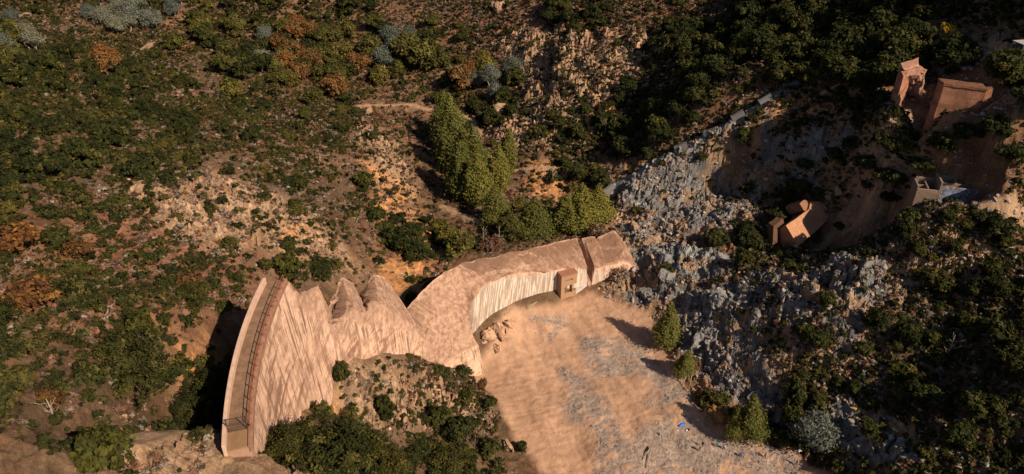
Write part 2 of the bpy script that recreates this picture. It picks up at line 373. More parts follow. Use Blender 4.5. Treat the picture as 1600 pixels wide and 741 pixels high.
# ------------------------------------------------------------------ the ground sheet
def half_width(y): return .70 * (.85 * y + 45)
_rows = np.r_[np.linspace(6, 40, 12)[:-1], np.geomspace(40, 430, 880), np.geomspace(432, 795, 40)]
_c = np.linspace(-1.1, 1.1, 1050); _o = np.geomspace(1.11, 5.0, 45)
_cols = np.r_[-_o[::-1], _c, _o]
def ground_colour_and_height(X, Y):
    wob = ((fbm(X, Y, 7, 3, 40) - .5) * 7, (fbm(X, Y, 7, 3, 44) - .5) * 7)
    Z = base_z(X, Y)
    sand = inside(SAND, X, Y, 1.2, (wob[0] * .35, wob[1] * .35))
    grav = np.maximum.reduce([inside(p, X, Y, 2.0, wob) for p in GRAVEL]) * sand
    rock = np.maximum.reduce([inside(p, X, Y, 2.0, wob) for p in ROCK]) * (1 - sand)
    tan = np.maximum.reduce([inside(p, X, Y, 4.0, wob) for p in TANROCK]) * (1 - sand) * (1 - rock * .8)
    orange = np.maximum.reduce([inside(p, X, Y, 2.5, wob) for p in ORANGE]) * (1 - sand) * (1 - rock)
    shrub = np.maximum.reduce([inside(p, X, Y, 8.0, wob) for p in SHRUBBY]) * (1 - sand)
    ptan = np.maximum.reduce([along(l, X, Y, w, .8) for l, w, k in PATHS if k == 'tan']) * (1 - sand)
    pgrey = np.maximum.reduce([along(l, X, Y, w, .5) for l, w, k in PATHS if k == 'grey']) * (1 - sand)
    path = np.maximum(ptan, pgrey)
    # relief; the pattern follows the slope so that steep faces are not drawn out
    sd = np.tanh((X - 2) / 18.0); X0, Y0 = X, Y
    X = X + sd * .55 * Z; Y = Y + .35 * Z
    n1 = ridged(X + wob[0], Y * .8 + X * .5 + wob[1], 15, 5, 3); n2 = fbm(X, Y, 5, 4, 12); n3 = fbm(X, Y, 26, 3, 19)
    d1, d2, cv = cells(X + wob[0] * .4 + n2 * 2, Y + wob[1] * .4, 4.2, 7)
    e1, e2, ev = cells(X + n2 * 2.0, Y + wob[1] * .2, 1.5, 27)
    strata = ridged(X * .9 + Y * .35, (Y * .9 - X * .35) * .33, 2.6, 3, 63)
    blocky = sstep(0.0, .16, d2 - d1) * (.35 + .9 * cv)
    stony = sstep(0.0, .22, e2 - e1) * (.2 + ev)
    rr = np.hypot(X0 - DC[0], Y0 - DC[1]); damp = np.clip(np.maximum(r_down(np.clip(Z, 0, 62)) - 1.2 - rr, rr - 94.5) / 2.5 + .25, .25, 1)
    damp = np.where((X0 < 32) & (Y0 > 40), damp, 1.0)
    soil = (1 - sand) * (1 - rock)
    jag = ridged(X * 1.2 - Y * .5, Y * .8 + X * .3, 5.5, 4, 66) - .5; shard = ridged(X + Y * .4, Y - X * .4, 1.6, 3, 69) - .5
    hgt = rock * ((n1 - .5) * 4.4 + jag * 1.7 + shard * .55 + blocky * 1.5 + stony * .4 - .9) * (.3 + .7 * damp)
    outc = sstep(.42, .6, fbm(X, Y, 11, 3, 71))
    hgt += soil * ((n3 - .5) * 3.0 + (n2 - .5) * 1.0 + (n1 - .5) * .8) * damp * (1 - path)
    hgt += tan * (outc * (blocky * 1.1 + (n1 - .5) * 2.2 + jag * 1.6) + shard * .9 + jag * .8 + stony * .5 - .4) * damp * (1 - path)
    far = sstep(215, 275, Y0) * sstep(0, 20, X0) * tan
    hgt += far * (outc * (n1 - .4) * 3.6 + jag * outc * 2.0 + blocky * outc * 2.2)
    hgt += soil * (1 - tan) * ((fbm(X, Y, .9, 3, 33) - .5) * .7 + jag * (.8 + 1.6 * sstep(15, 40, X0) * sstep(230, 200, Y0)) + shard * .5 * sstep(15, 40, X0)) * damp * (1 - path)
    X, Y = X0, Y0
    rip = np.sin((X * .35 - Y * .9) * 3.3 + fbm(X, Y, 3, 2, 5) * 7) * .035
    dune = (fbm(X * 1.0 + Y * .55, Y * .45 - X * .25, 9, 4, 8) - .5)
    hgt += sand * (rip + dune * 3.0 + (fbm(X, Y, 2.4, 3, 15) - .5) * .16 + (fbm(X, Y, .7, 2, 14) - .5) * .13 + grav * ((fbm(X, Y, .5, 2, 16) - .5) * .22))
    hgt += path * (pgrey * .25)
    Z = Z + hgt
    X, Y = X0 + sd * .5 * base_z(X0, Y0), Y0 + .3 * base_z(X0, Y0)
    hgt_right = None
    # albedo: what the ground itself is made of
    def C(*c): return np.array(c)
    a = fbm(X, Y, 4, 4, 51)[..., None]; b = fbm(X, Y, 1.1, 3, 55)[..., None]; c = fbm(X, Y, 34, 3, 57)[..., None]
    brown = C(.140,.072,.040) * (.55 + .9 * a) ; dry = C(.215,.128,.070); humus = C(.068,.046,.028)
    col = brown + (dry - brown) * sstep(.47, .64, .5 * a + .5 * b) * .8
    col = col + (humus - col) * sstep(.40, .62, c * .6 + a * .4) * .65
    red = C(.250,.105,.062)
    col = col + (red * (.6 + .8 * b) - col) * (shrub[..., None] * .6)
    tanc = C(.430,.275,.170) * (.5 + .55 * ev[..., None] + .45 * (a - .3))
    gapc = C(.150,.080,.045)
    tanc = tanc + (gapc - tanc) * (1 - sstep(.0, .22, e2 - e1))[..., None] * .3
    tanc = tanc + (C(.20,.11,.06) - tanc) * sstep(.44, .6, a) * .6
    col = col + (tanc - col) * (tan[..., None] * .85)
    ora = C(.46,.215,.085) * (.65 + .7 * a)
    col = col + (ora - col) * (orange[..., None] * (.35 + .6 * sstep(.35, .55, b)))
    grey = C(.165,.155,.150) * (.45 + .75 * cv[..., None] * .5 + .9 * (b - .25))
    grey = grey + (C(.25,.24,.235) * (.6 + .6 * b) - grey) * sstep(.54, .7, strata * .55 + n1 * .4 + .12 * (cv - .5))[..., None] * .45
    grey = grey + (C(.285,.165,.085) * (.6 + .7 * b) - grey) * sstep(.5, .62, fbm(X, Y, 6, 3, 81))[..., None] * .75
    col = col + (grey - col) * rock[..., None]
    X, Y = X0, Y0
    sc = C(.440,.262,.168) * (.86 + .35 * (a - .4) + .22 * (b - .5))
    wet = sstep(.50, .66, fbm(X * .8 + Y * .5, Y * .5, 12, 3, 90))[..., None]
    sc = sc + (C(.33,.190,.118) - sc) * wet * .5
    gc = C(.235,.190,.165) * (.75 + .5 * b)
    gm = grav * sstep(.40, .58, fbm(X, Y, 9, 4, 91) * .45 + .55 * fbm(X, Y, 1.6, 3, 92) + .11)
    sc = sc + (gc - sc) * (gm[..., None] * .75)
    col = col + (sc - col) * sand[..., None]
    col = col + (C(.36,.225,.135) * (.6 + .7 * b) - col) * ptan[..., None] * .85
    col = col + (C(.21,.205,.20) * (.6 + .7 * b) - col) * pgrey[..., None] * .95
    return Z, np.concatenate([np.clip(col, .01, .8), (1 - .85 * sand * (1 - gm))[..., None]], -1), dict(sand=sand, rock=rock, tan=tan, grav=gm, path=path, orange=orange)
def make_ground():
    Y = np.repeat(_rows[:, None], len(_cols), 1); X = half_width(Y) * _cols[None]
    Z, col, zones = ground_colour_and_height(X, Y)
    nr, nc = X.shape
    lat = zones['rock'] * .5 + zones['tan'] * .3
    X2 = X + (fbm(X + Z, Y - Z, 2.4, 3, 101) - .5) * lat * 1.6; Y2 = Y + (fbm(X - Z, Y + Z, 2.4, 3, 105) - .5) * lat * 1.6
    V = np.stack([X2, Y2, Z], -1).reshape(-1, 3)
    i = np.arange(nr * nc).reshape(nr, nc)
    F = np.stack([i[:-1, :-1], i[:-1, 1:], i[1:, 1:], i[1:, :-1]], -1).reshape(-1, 4)
    t = NT('ground_soil_sand_and_rock', .95, .1)
    vc = t.attr('tint').outputs['Color']; v = t.coords()
    f1 = t.ramp(t.noise(v, 1.7, 6, .7), [(.25, .55), (.75, 1.45)])
    f2 = t.ramp(t.noise(v, .35, 4, .6), [(.3, .8), (.7, 1.2)])
    f3 = t.ramp(t.noise(v, 7.5, 5, .7), [(.28, .58), (.72, 1.42)])
    ga = t.attr('tint').outputs['Alpha']
    c = t.mix(ga, t.mix(ga, t.mix(1.0, vc, f2, 'MULTIPLY'), f1, 'MULTIPLY'), f3, 'MULTIPLY')
    t.bump(t.noise(v, 2.2, 7, .75), .8, .35)
    o = link('ground', mesh_np('ground', V, F, t.base(c), True, col.reshape(-1, 4)))
    hard = ((zones['rock'] + zones['tan']) > .35)[:-1, :-1].ravel()
    o.data.polygons.foreach_set('use_smooth', ~hard)
    tag(o, 'bare hillsides, grey cliffs and sandy river bed of the valley', 'ground', kind='structure')
    return Z, zones
GZ, ZONES = make_ground()
def _gidx(x, y):
    x = np.asarray(x, float); y = np.asarray(y, float)
    fj = np.interp(y, _rows, np.arange(len(_rows))); fi = np.interp(x / half_width(y), _cols, np.arange(len(_cols)))
    j = np.minimum(fj.astype(int), len(_rows) - 2); i = np.minimum(fi.astype(int), len(_cols) - 2)
    return i, j, fi - i, fj - j
def gsample(G, x, y):
    i, j, u, v = _gidx(x, y)
    return (G[j, i] * (1 - u) + G[j, i + 1] * u) * (1 - v) + (G[j + 1, i] * (1 - u) + G[j + 1, i + 1] * u) * v
def ground_z(x, y): return gsample(GZ, x, y)
def gspot(px, py): return spot(px, py, ground_z)

# ------------------------------------------------------------------ concrete of the dam and the blocks
def concrete(name, tone, streaks=0.0, white=0.0, grid=True):
    """weathered concrete; face_uvw = along the wall, height, 1 where the concrete is broken"""
    t = NT(name, .93, .12)
    at_ = t.attr('face_uvw'); sep = t.n('SeparateXYZ'); t.l(at_.outputs['Vector'], sep.inputs[0])
    u, v, w = sep.outputs; obj = t.coords()
    big = t.noise(obj, .16, 4, .6); mid = t.noise(obj, .9, 6, .65); fine = t.noise(obj, 4.5, 5, .7)
    light, dark, rust = tone
    c = t.mix(t.ramp(big, [(.32, 0), (.68, 1)]), light, tuple(q * .80 for q in light))
    c = t.mix(t.math('MULTIPLY', t.ramp(mid, [(.46, 0), (.66, 1)]), .45), c, dark)
    def uv(su, sv): return t.coords((su, sv, 1), at_.outputs['Vector'])
    # water stains running down the formed face, and patches that follow the lifts
    st = t.ramp(t.noise(uv(1.5, .10), 1.0, 4, .6, .25), [(.535, 0), (.565, 1)])
    st2 = t.ramp(t.noise(uv(.55, .10), 1.0, 6, .7, .5), [(.51, 0), (.56, 1)])
    lift = t.ramp(t.noise(uv(.13, .60), 1.0, 6, .68, .5), [(.50, 0), (.56, 1)])
    patch = t.ramp(t.noise(uv(.075, .06), 1.0, 4, .6), [(.40, 0), (.56, 1)])
    flake = t.ramp(t.noise(obj, 2.2, 6, .75), [(.55, 0), (.62, 1)])
    formed = t.math('SUBTRACT', 1.0, w, True)
    if streaks:
        inv = t.math('SUBTRACT', 1.0, patch)
        c = t.mix(t.math('MULTIPLY', t.math('MULTIPLY', lift, formed), t.math('MULTIPLY', patch, streaks)), c, dark)
        c = t.mix(t.math('MULTIPLY', t.math('MULTIPLY', st2, formed), t.math('MULTIPLY', t.math('ADD', patch, .15, True), streaks * .75)), c, tuple(q * .9 for q in dark))
        c = t.mix(t.math('MULTIPLY', t.math('MULTIPLY', st, formed), t.math('MULTIPLY', t.math('ADD', inv, .1, True), streaks * .85)), c, rust)
        c = t.mix(t.math('MULTIPLY', t.math('MULTIPLY', flake, formed), .45), c, dark)
    if grid:
        for src, per, amt in ((v, 1.5, .55), (u, 2.6, .28)):
            fr = t.math('FRACT', t.math('DIVIDE', src, per)); ln = t.ramp(fr, [(0, 1), (.035, 0), (.975, 0), (1, 1)])
            c = t.mix(t.math('MULTIPLY', t.math('MULTIPLY', ln, formed), amt), c, dark)
    rough_c = t.mix(t.ramp(mid, [(.35, 0), (.65, 1)]), tuple(q * .60 for q in light), tuple(q * .95 for q in dark))
    rough_c = t.mix(t.ramp(fine, [(.50, 0), (.78, .5)]), rough_c, tuple(q * .80 for q in light))
    ck = t.n('TexVoronoi', feature='DISTANCE_TO_EDGE'); t.l(t.coords((.22, .22, .3)), ck.inputs['Vector']); rough_c = t.mix(t.ramp(ck.outputs['Distance'], [(0, .7), (.03, 0)]), rough_c, tuple(q * .4 for q in dark))
    c = t.mix(t.math('MULTIPLY', w, .95), c, rough_c)
    gz = t.n('SeparateXYZ'); t.l(t.n('NewGeometry').outputs['Normal'], gz.inputs[0])      # lichen and grime on level broken tops
    top = t.math('MULTIPLY', t.math('MULTIPLY', t.ramp(gz.outputs[2], [(.55, 0), (.80, 1)]), w), t.ramp(mid, [(.3, 1.0), (.75, .6)]))
    c = t.mix(top, c, tuple(q * .62 for q in dark))
    if white:                              # lime washed down the low wall in runs
        zone = t.math('MULTIPLY', t.ramp(u, [(0, 0), (.0, 0), (1, 1)]), 1.0)
        at2 = t.attr('lime'); runs = t.ramp(t.noise(uv(1.7, .085), 1.0, 6, .75, .2), [(.43, 0), (.53, 1)])
        runs2 = t.ramp(t.noise(uv(.35, .10), 1.0, 4, .6, .4), [(.42, 1), (.60, 0)])
        c = t.mix(t.math('MULTIPLY', at2.outputs['Fac'], .75), c, (.80, .72, .62))
        dk = t.math('MULTIPLY', at2.outputs['Fac'], t.math('MAXIMUM', t.math('MULTIPLY', runs, .75), t.math('MULTIPLY', runs2, .25)))
        c = t.mix(dk, c, (.20, .12, .08))
    hb = t.math('ADD', t.math('MULTIPLY', fine, .4), t.math('MULTIPLY', mid, t.math('ADD', t.math('MULTIPLY', w, 1.6), .25)))
    t.bump(hb, .75, .25)
    return t.base(c)
DAM_TONE = ((.72, .455, .325), (.22, .118, .075), (.105, .062, .045))
DAM_MAT = concrete('dam_concrete', DAM_TONE, .9, 1.0)
BLOCK_MAT = concrete('block_concrete', ((.42, .195, .12), (.20, .09, .055), (.11, .058, .04)), .9)
RUST = plain('rusty_steel', (.20, .07, .035), .8)
DECK = plain('dirt_on_concrete', (.185, .108, .068), .95, .75, .9)
CURB = plain('pale_parapet_concrete', (.50, .32, .235), .9, .45, 1.1)
DARKSTEEL = plain('dark_steel', (.06, .035, .025), .7)
EARTH = plain('bare_earth', (.22, .125, .065), .95, .4, 1.0)

def prof(tab):
    t = np.array(sorted(tab)); return lambda th: np.interp(th, t[:, 0], t[:, 1])
Z_UP = prof([(198,62),(178.9,62),(178.2,61.4),(176.6,58.5),(173,53.2),(170.7,51.6),(168.6,49.6),(168.2,46.5),(167.3,43.8),(165.6,44.5),(163.7,46),(161.6,42.5),(160.8,38.4),(160.2,38.2),(158.6,39.2),(157.2,39.6),(155.6,37.6),(154.2,34.6),(153,30.2),(151.6,24.2),(149,24.9),(145.7,25.7),(142.9,25.8),(138,24.6),(133,22.1),(126,19.4),(121.7,18.8),(116.8,18.2),(116.5,14.6),(116.2,14.6),(115.9,17.8),(113.5,17.4),(113.2,16.4),(112.9,17),(109.8,17.4),(108.3,14.6),(107.6,12)])
Z_DN = prof([(198,62),(178.3,62),(176,57),(174,54.6),(172.3,53.4),(171.9,49.4),(171.4,45.3),(169,44.6),(166.5,44),(165,41.8),(164.2,40.2),(162.6,40),(160.9,38.4),(158.8,34.8),(155,27.3),(153.6,23),(152.6,20.6),(150,18),(148.5,16.6),(144,15.4),(142,16),(139.5,19.5),(138,21),(133,19.4),(128,16.5),(125,15.6),(121,14.6),(117.6,13.6),(117.0,13.4),(116.7,7.5),(116.1,7.5),(115.6,12.2),(112.3,12.6),(110.4,12.8),(109,12),(107.6,10)])
Z_GR = prof([(a, min(b, 60)) for a, b in DAM_BASE])
# where the toe of the wall stands further out or in than the plain batter
R_TOE = prof([(198,0),(150,0),(147,-.6),(145,-2.2),(143.2,-3.4),(142.5,-3.4),(142.2,5.0),(140.6,6.0),(140,3.4),(139,3.5),(135,4.4),(130,4.6),(124,3.0),(119,1.2),(114,-1.0),(108,-2.0)])
def make_dam():
    root = empty('ruined_dam', dpol(180, 90, 50), 'broken curved concrete dam wall, high and whole at one end, jagged in the middle', 'dam')
    off = np.array(root.location)
    TH = np.r_[np.linspace(197.6, 179, 190)[:-1], np.linspace(179, 107.6, 900)]
    nd, nt, nu = 48, 22, 10
    RR, ZZ, WW, LL = [], [], [], []
    for th in TH:
        zd, zu, zb = float(Z_DN(th)), float(Z_UP(th)), float(Z_GR(th)) - 5
        k = np.linspace(0, 1, nd); z = zb + (zd - zb) * k
        low = np.clip((26 - z) / 22, 0, 1)
        r = r_down(z) + float(R_TOE(th)) * low
        if 142.45 < th < 147:                                     # the smooth sheared facet at the end of the high part
            r = r + 1.2 * sstep(8.5, 10.5, z)
        w = sstep(zd - 1.3, zd - .4, z) * (1.0 if th < 178.4 else 0.0)
        wall = sstep(153.5, 151.5, th) * sstep(139.3, 141.0, th)
        w = np.maximum(w, wall * sstep(7, 11, z) * .9)
        w = np.maximum(w, sstep(180, 174, th) * sstep(152, 155, th) * sstep(zd - 5.5, zd - 2.2, z) * .75)
        lim = sstep(140.6, 139.6, th) * sstep(110, 121, th) * sstep(zd - .8, zd - 2.6, z)
        R = [r]; Z = [z]; W = [w]; Lm = [np.full(nd, lim) * (1 + 0 * z)]
        k = np.linspace(0, 1, nt + 2)[1:-1]
        brk = 0.0 if th > 178.6 else 1.0
        rt = r[-1] + (r_up(zu) - r[-1]) * k
        sk = 3.4 * float(sstep(152.5, 156.5, th)) * float(sstep(178.6, 176, th))       # the fractures run askew through the wall
        ztop = (1 - k) * Z_DN(th + sk * k) + k * Z_UP(th - sk * (1 - k))
        bul = .35 * np.sin(math.pi * k) * brk * (1 if th < 153 else -.3)
        R.append(rt); Z.append(ztop + bul); W.append(np.full(nt, brk)); Lm.append(np.zeros(nt))
        k = np.linspace(0, 1, nu); z = zu + (min(zb, zu - 14) - zu) * k
        R.append(r_up(z)); Z.append(z); W.append(np.full(nu, .5)); Lm.append(np.zeros(nu))
        RR.append(np.concatenate(R)); ZZ.append(np.concatenate(Z)); WW.append(np.concatenate(W)); LL.append(np.concatenate(Lm))
    R, Z, W, LM = map(np.array, (RR, ZZ, WW, LL)); T = np.repeat(TH[:, None], R.shape[1], 1); U = np.radians(198 - T) * 90
    rough = W * (T < 178.5)
    n = (fbm(U, Z + R * .7, 3.2, 4, 201) - .5); c1, c2, cv = cells(U + n * 2, Z * .8 + R, 2.6, 207)
    ridg = ridged(U * .8 + Z * .5, Z - R, 4, 3, 203) - .5
    g1, g2, gv = cells(U * .8 + Z * .5 + n * 3, R * 1.2 + Z * .6, 4.2, 217); fac = (gv - .5) * 1.5; big = fbm(U + Z * .3, R + Z * .8, 6, 3, 219) - .5
    R = R + rough * (n * .7 + big * 1.0 + fac * .3) * (Z < Z_UP(T) + 1)
    Z = Z + rough * (n * 1.0 + big * .7 + fac * .45 + ridg * .8)
    R = R + (1 - rough) * (fbm(U, Z, 5, 3, 205) - .5) * .18
    x = DC[0] + R * np.cos(np.radians(T)); y = DC[1] + R * np.sin(np.radians(T))
    V = np.stack([x, y, Z], -1) - off
    m, q = R.shape; i = np.arange(m * q).reshape(m, q)
    F = np.stack([i[:-1, :-1], i[1:, :-1], i[1:, 1:], i[:-1, 1:]], -1).reshape(-1, 4)[:, ::-1]
    me = mesh_np('wall', V.reshape(-1, 3), F, DAM_MAT, False, None, np.stack([U, Z, W], -1).reshape(-1, 3))
    a = me.attributes.new('lime', 'FLOAT', 'POINT'); a.data.foreach_set('value', LM.ravel().astype(np.float32))
    link('wall', me, root)
    # the two end faces
    for e, nm in ((0, 1), (-1, -1)):
        ring = V[e][::nm]; b = MB(); b.poly(ring); 
        me2 = b.mesh('end_face', DAM_MAT); link('end_face', me2, root)
    # crest: deck, parapet, edge beam, railing and gate
    def arc_band(name, t0, t1, r0, r1, z0, z1, mat, n=110, bev=.02):
        b = MB(); A = [[dpol(t, r, z) - off for t in np.linspace(t0, t1, n)] for r, z in ((r0, z0), (r1, z0), (r1, z1), (r0, z1))]
        for i in range(n - 1):
            for a_, c_ in ((0, 1), (1, 2), (2, 3), (3, 0)):
                b.poly([A[a_][i], A[a_][i + 1], A[c_][i + 1], A[c_][i]])
        b.poly([A[k][0] for k in range(4)]); b.poly([A[k][-1] for k in (3, 2, 1, 0)])
        o = b.build(name, mat, root); m_ = o.modifiers.new('weld', 'WELD'); m_.merge_threshold = .002
        bm_ = o.modifiers.new('edge', 'BEVEL'); bm_.width = bev; bm_.segments = 1; bm_.limit_method = 'ANGLE'
        return o
    arc_band('parapet', 197.6, 178.95, 93.0, 93.4, 60.6, 62.95, CURB)
    arc_band('deck', 197.6, 178.6, 90.92, 93.0, 62.0, 62.05, DECK)
    arc_band('edge_beam', 197.6, 178.35, 90.45, 90.92, 61.3, 62.2, plain('rust_stained_edge', (.26, .135, .088), .9, .75, 1.3))
    rail = link('railing', None, root) if False else None
    b = MB(); posts = []
    for t in np.linspace(195.8, 178.8, 15):
        posts.append(t)
    for zz in (62.75, 63.25):
        b.tube([dpol(t, 90.7, zz) - off for t in np.linspace(195.8, 178.7, 60)], .045, 5)
    rl = b.build('railing', RUST, root)
    pm = MB(); pm.tube([(0, 0, 0), (0, 0, 1.12)], .06, 6); pm.tube([(0, 0, .05), (.0, .0, .12)], .13, 6)
    pme = pm.mesh('post', RUST)
    for t in posts:
        p = link('post', pme, rl, dpol(t, 90.7, 62.2) - off)
    g = MB(); a_, c_ = dpol(195.9, 91.0, 62.05) - off, dpol(195.9, 92.95, 62.05) - off
    up = np.array([0, 0, 1.0])
    for q in (a_, c_): g.tube([q, q + up * 1.9], .07, 6)
    for h_ in (.1, 1.0, 1.85): g.tube([a_ + up * h_, c_ + up * h_], .045, 5)
    gt = b2 = g.build('gate', DARKSTEEL, root)
    g = MB()
    for k in np.linspace(.06, .94, 13): q = a_ + (c_ - a_) * k; g.tube([q + up * .1, q + up * 1.85], .02, 4)
    for k in np.linspace(.2, .9, 4): g.tube([a_ + up * (1.9 * k), c_ + up * (1.9 * k)], .015, 4)
    g.build('mesh_infill', DARKSTEEL, gt)
    arc_band('earth_cover', 197.6, 196.05, 91.0, 93.0, 62.05, 62.2, EARTH, 12)
    return root
DAM = make_dam()

# ------------------------------------------------------------------ concrete blocks left standing or fallen
def block_mesh(name, polys, mat, parent, cuts=3, amp=.12, broken=False, off=(0, 0, 0)):
    import bmesh
    b = MB()
    for p in polys: b.poly([np.array(q, float) - off for q in p])
    me = b.mesh(name, mat); bm = bmesh.new(); bm.from_mesh(me)
    bmesh.ops.remove_doubles(bm, verts=bm.verts, dist=.01)
    bmesh.ops.recalc_face_normals(bm, faces=bm.faces)
    bmesh.ops.triangulate(bm, faces=[f for f in bm.faces if len(f.verts) > 4])
    bmesh.ops.subdivide_edges(bm, edges=bm.edges, cuts=cuts, use_grid_fill=True)
    co = np.array([v.co[:] for v in bm.verts]) + off
    nx = fbm(co[:, 0] + co[:, 2], co[:, 1] - co[:, 2] * .6, 1.6, 3, 301) - .5; nz = fbm(co[:, 0] - co[:, 2], co[:, 1] + co[:, 2], 1.3, 3, 305) - .5
    for v, a, c in zip(bm.verts, nx, nz): v.co += Vector((a, nx[0] * 0 + c, c)) * amp * 2
    bm.to_mesh(me); bm.free()
    a = me.attributes.new('face_uvw', 'FLOAT_VECTOR', 'POINT')
    uvw = np.stack([co[:, 0] * .8 + co[:, 1] * .6, co[:, 2], np.full(len(co), 1.0 if broken else 0.0)], -1)
    a.data.foreach_set('vector', uvw.astype(np.float32).ravel())
    return link(name, me, parent)
def prism(base, top):
    """closed faces from a bottom ring to a top ring"""
    n = len(base); return [list(base)[::-1], list(top)] + [[base[i], base[(i + 1) % n], top[(i + 1) % n], top[i]] for i in range(n)]
def V3(*q): return np.array(q, float)

def wing_wall():
    A, B, E = at(1475, 134, 62), at(1541, 142, 62), at(1467, 127, 62); d = B - A; L = np.linalg.norm(d); d /= L; nrm = V3(d[1], -d[0], 0)
    if nrm[1] > 0: nrm = -nrm
    bk = (E - A) / np.linalg.norm(E - A) * 3.2
    r = empty('concrete_wing_wall', A - V3(0, 0, 8), 'big rectangular concrete abutment block with board-marked front, right of the broken stub', 'concrete block'); off = np.array(r.location)
    a, b_, c, e = A, A + d * L, A + d * L + bk, A + bk
    dn = lambda q, h_: q - V3(0, 0, h_)
    block_mesh('wall', prism([dn(a, 13), dn(b_, 11), dn(c, 11), dn(e, 13)], [a, b_, c, e]), BLOCK_MAT, r, 7, .06, False, off)
    lip = [a + nrm * .15 - d * .15, b_ + nrm * .15 + d * .3, c - nrm * .1 + d * .3, e - nrm * .1 - d * .15]
    block_mesh('cap', prism([q + V3(0, 0, .003) for q in lip], [q + V3(0, 0, .55) for q in lip]), BLOCK_MAT, r, 5, .16, True, off)
    f = b_ + d * .25
    block_mesh('buttress', prism([f - nrm * .5 + V3(0, 0, -9), f + d * 2 - nrm * 1.5 + V3(0, 0, -7), f + d * 1.8 - nrm * 3 + V3(0, 0, -7), f - nrm * 2.8 + V3(0, 0, -9)],
                                 [f - nrm * .8, f + d * 1.2 - nrm * 1.4 + V3(0, 0, .2), f + d * 1.1 - nrm * 2.9 + V3(0, 0, .2), f - nrm * 2.8]), BLOCK_MAT, r, 3, .2, True, off)
wing_wall()
def stub():
    P = at(1406, 106, 62); r = empty('concrete_stub', P - V3(0, 0, 12), 'tall ragged concrete dam stub with a pale pink broken side, left of the rectangular block', 'concrete block'); off = np.array(r.location)
    B1 = at(1433, 98, 62); F = at(1412, 119, 61.5); G = at(1449, 108, 61)
    d = V3(.90, .43, 0); d /= np.linalg.norm(d)
    L = [P, F]                                               # left end, going down the dark face
    low = lambda q, h_, ex=0, ey=0: V3(q[0] + ex, q[1] + ey, 62 - h_)
    # tall shaded slab at the left
    T1 = at(1416, 118, 61.4); t0 = [P, F, T1, B1]; s0 = [low(P, 15, -.3, .2), low(F, 15, -.3, -.3), low(T1, 15, .6, -.2), low(B1, 15, .5, 1.0)]
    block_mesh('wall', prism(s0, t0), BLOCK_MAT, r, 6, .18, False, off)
    # broken, lit, stepped side
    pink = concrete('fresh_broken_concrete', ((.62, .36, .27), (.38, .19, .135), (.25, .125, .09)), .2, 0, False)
    s1 = [at(1416, 119, 58) + V3(0, .2, -3.4), at(1438, 148, 52.5), at(1444, 140, 53), low(G, 8.5, -.4, .6), low(B1, 8, .3, .4)]
    t1 = [at(1416, 118, 61.3), at(1437, 116, 60.9), at(1445, 112, 61.0), G, B1 + V3(.1, 0, -.1)]
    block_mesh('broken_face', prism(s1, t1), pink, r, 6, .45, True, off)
    ct = [V3(*T1[:2], 53.5), at(1438, 148, 52.6), at(1444, 140, 53), V3(G[0] - .3, G[1], 53.2), V3(B1[0], B1[1], 53.4)]
    block_mesh('core', prism([q + V3(.2, -.2, -9) for q in ct], ct), BLOCK_MAT, r, 5, .25, True, off)
    s2 = [at(1412, 153, 52.5), at(1426, 146, 53), at(1437, 150, 51.5), at(1434, 156, 50), at(1416, 160, 50)]
    t2 = [at(1414, 128, 58), at(1424, 121, 59.5), at(1434, 130, 57), at(1432, 140, 55), at(1418, 142, 55)]
    block_mesh('ledge', prism(s2, t2), pink, r, 5, .4, True, off)
    block_mesh('coping', prism([P + V3(-.1, -.1, .004), at(1416, 110, 62), at(1437, 103, 62), B1 + V3(.1, .1, .004)], [P + V3(-.1, -.1, 1.1), at(1412, 108, 62.6), at(1434, 101, 62.5), B1 + V3(.1, .1, 1.3)]), pink, r, 4, .2, True, off)
stub()
def fallen_block():
    a, t0, b_ = at(1247, 384, 20.5), at(1228, 352, 25.0), at(1291, 346, 23.5)
    nrm = np.cross(b_ - a, t0 - a); nrm /= np.linalg.norm(nrm)
    if nrm[2] < 0: nrm = -nrm
    r = empty('fallen_concrete_block', (a + b_) / 2, 'huge tilted concrete block with a flat sunlit top, lying on the rocky slope', 'concrete block'); off = np.array(r.location)
    def onp(px, py, sink=0.0):
        q = ray(px, py); o = V3(0, 0, CAMH); t = ((a - nrm * sink - o) @ nrm) / (q @ nrm); return o + q * t
    Q = [onp(*q) for q in ((1247,384),(1270,366),(1292,345),(1297,333),(1291,322),(1280,315),(1267,315),(1264,327),(1246,340),(1228,352))]
    lit = concrete('warm_block_concrete', ((.46, .23, .13), (.25, .12, .068), (.16, .08, .05)), .5)
    block_mesh('slab', prism([q - nrm * 6.0 - V3(0, 0, 1.5) for q in Q], Q), lit, r, 5, .10, False, off)
    S = [onp(*q, .6) for q in ((1264.5,330),(1266,315),(1256,312),(1249,318),(1256,329))]
    block_mesh('step', prism([q - nrm * 5.5 for q in S], S), lit, r, 4, .12, True, off)
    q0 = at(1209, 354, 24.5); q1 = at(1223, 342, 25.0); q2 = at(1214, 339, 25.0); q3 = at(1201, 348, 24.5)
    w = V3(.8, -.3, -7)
    block_mesh('spur', prism([q + w for q in (q0, q1 + V3(2.5, 0, 0), q2 + V3(2, 2, 0), q3)], [q0, q1, q2, q3]), concrete('shade_toned_concrete', ((.20, .10, .062), (.10, .055, .036), (.07, .04, .03)), .5), r, 4, .15, True, off)  # spur lies in shade; the shade is put into a darker concrete tone
fallen_block()

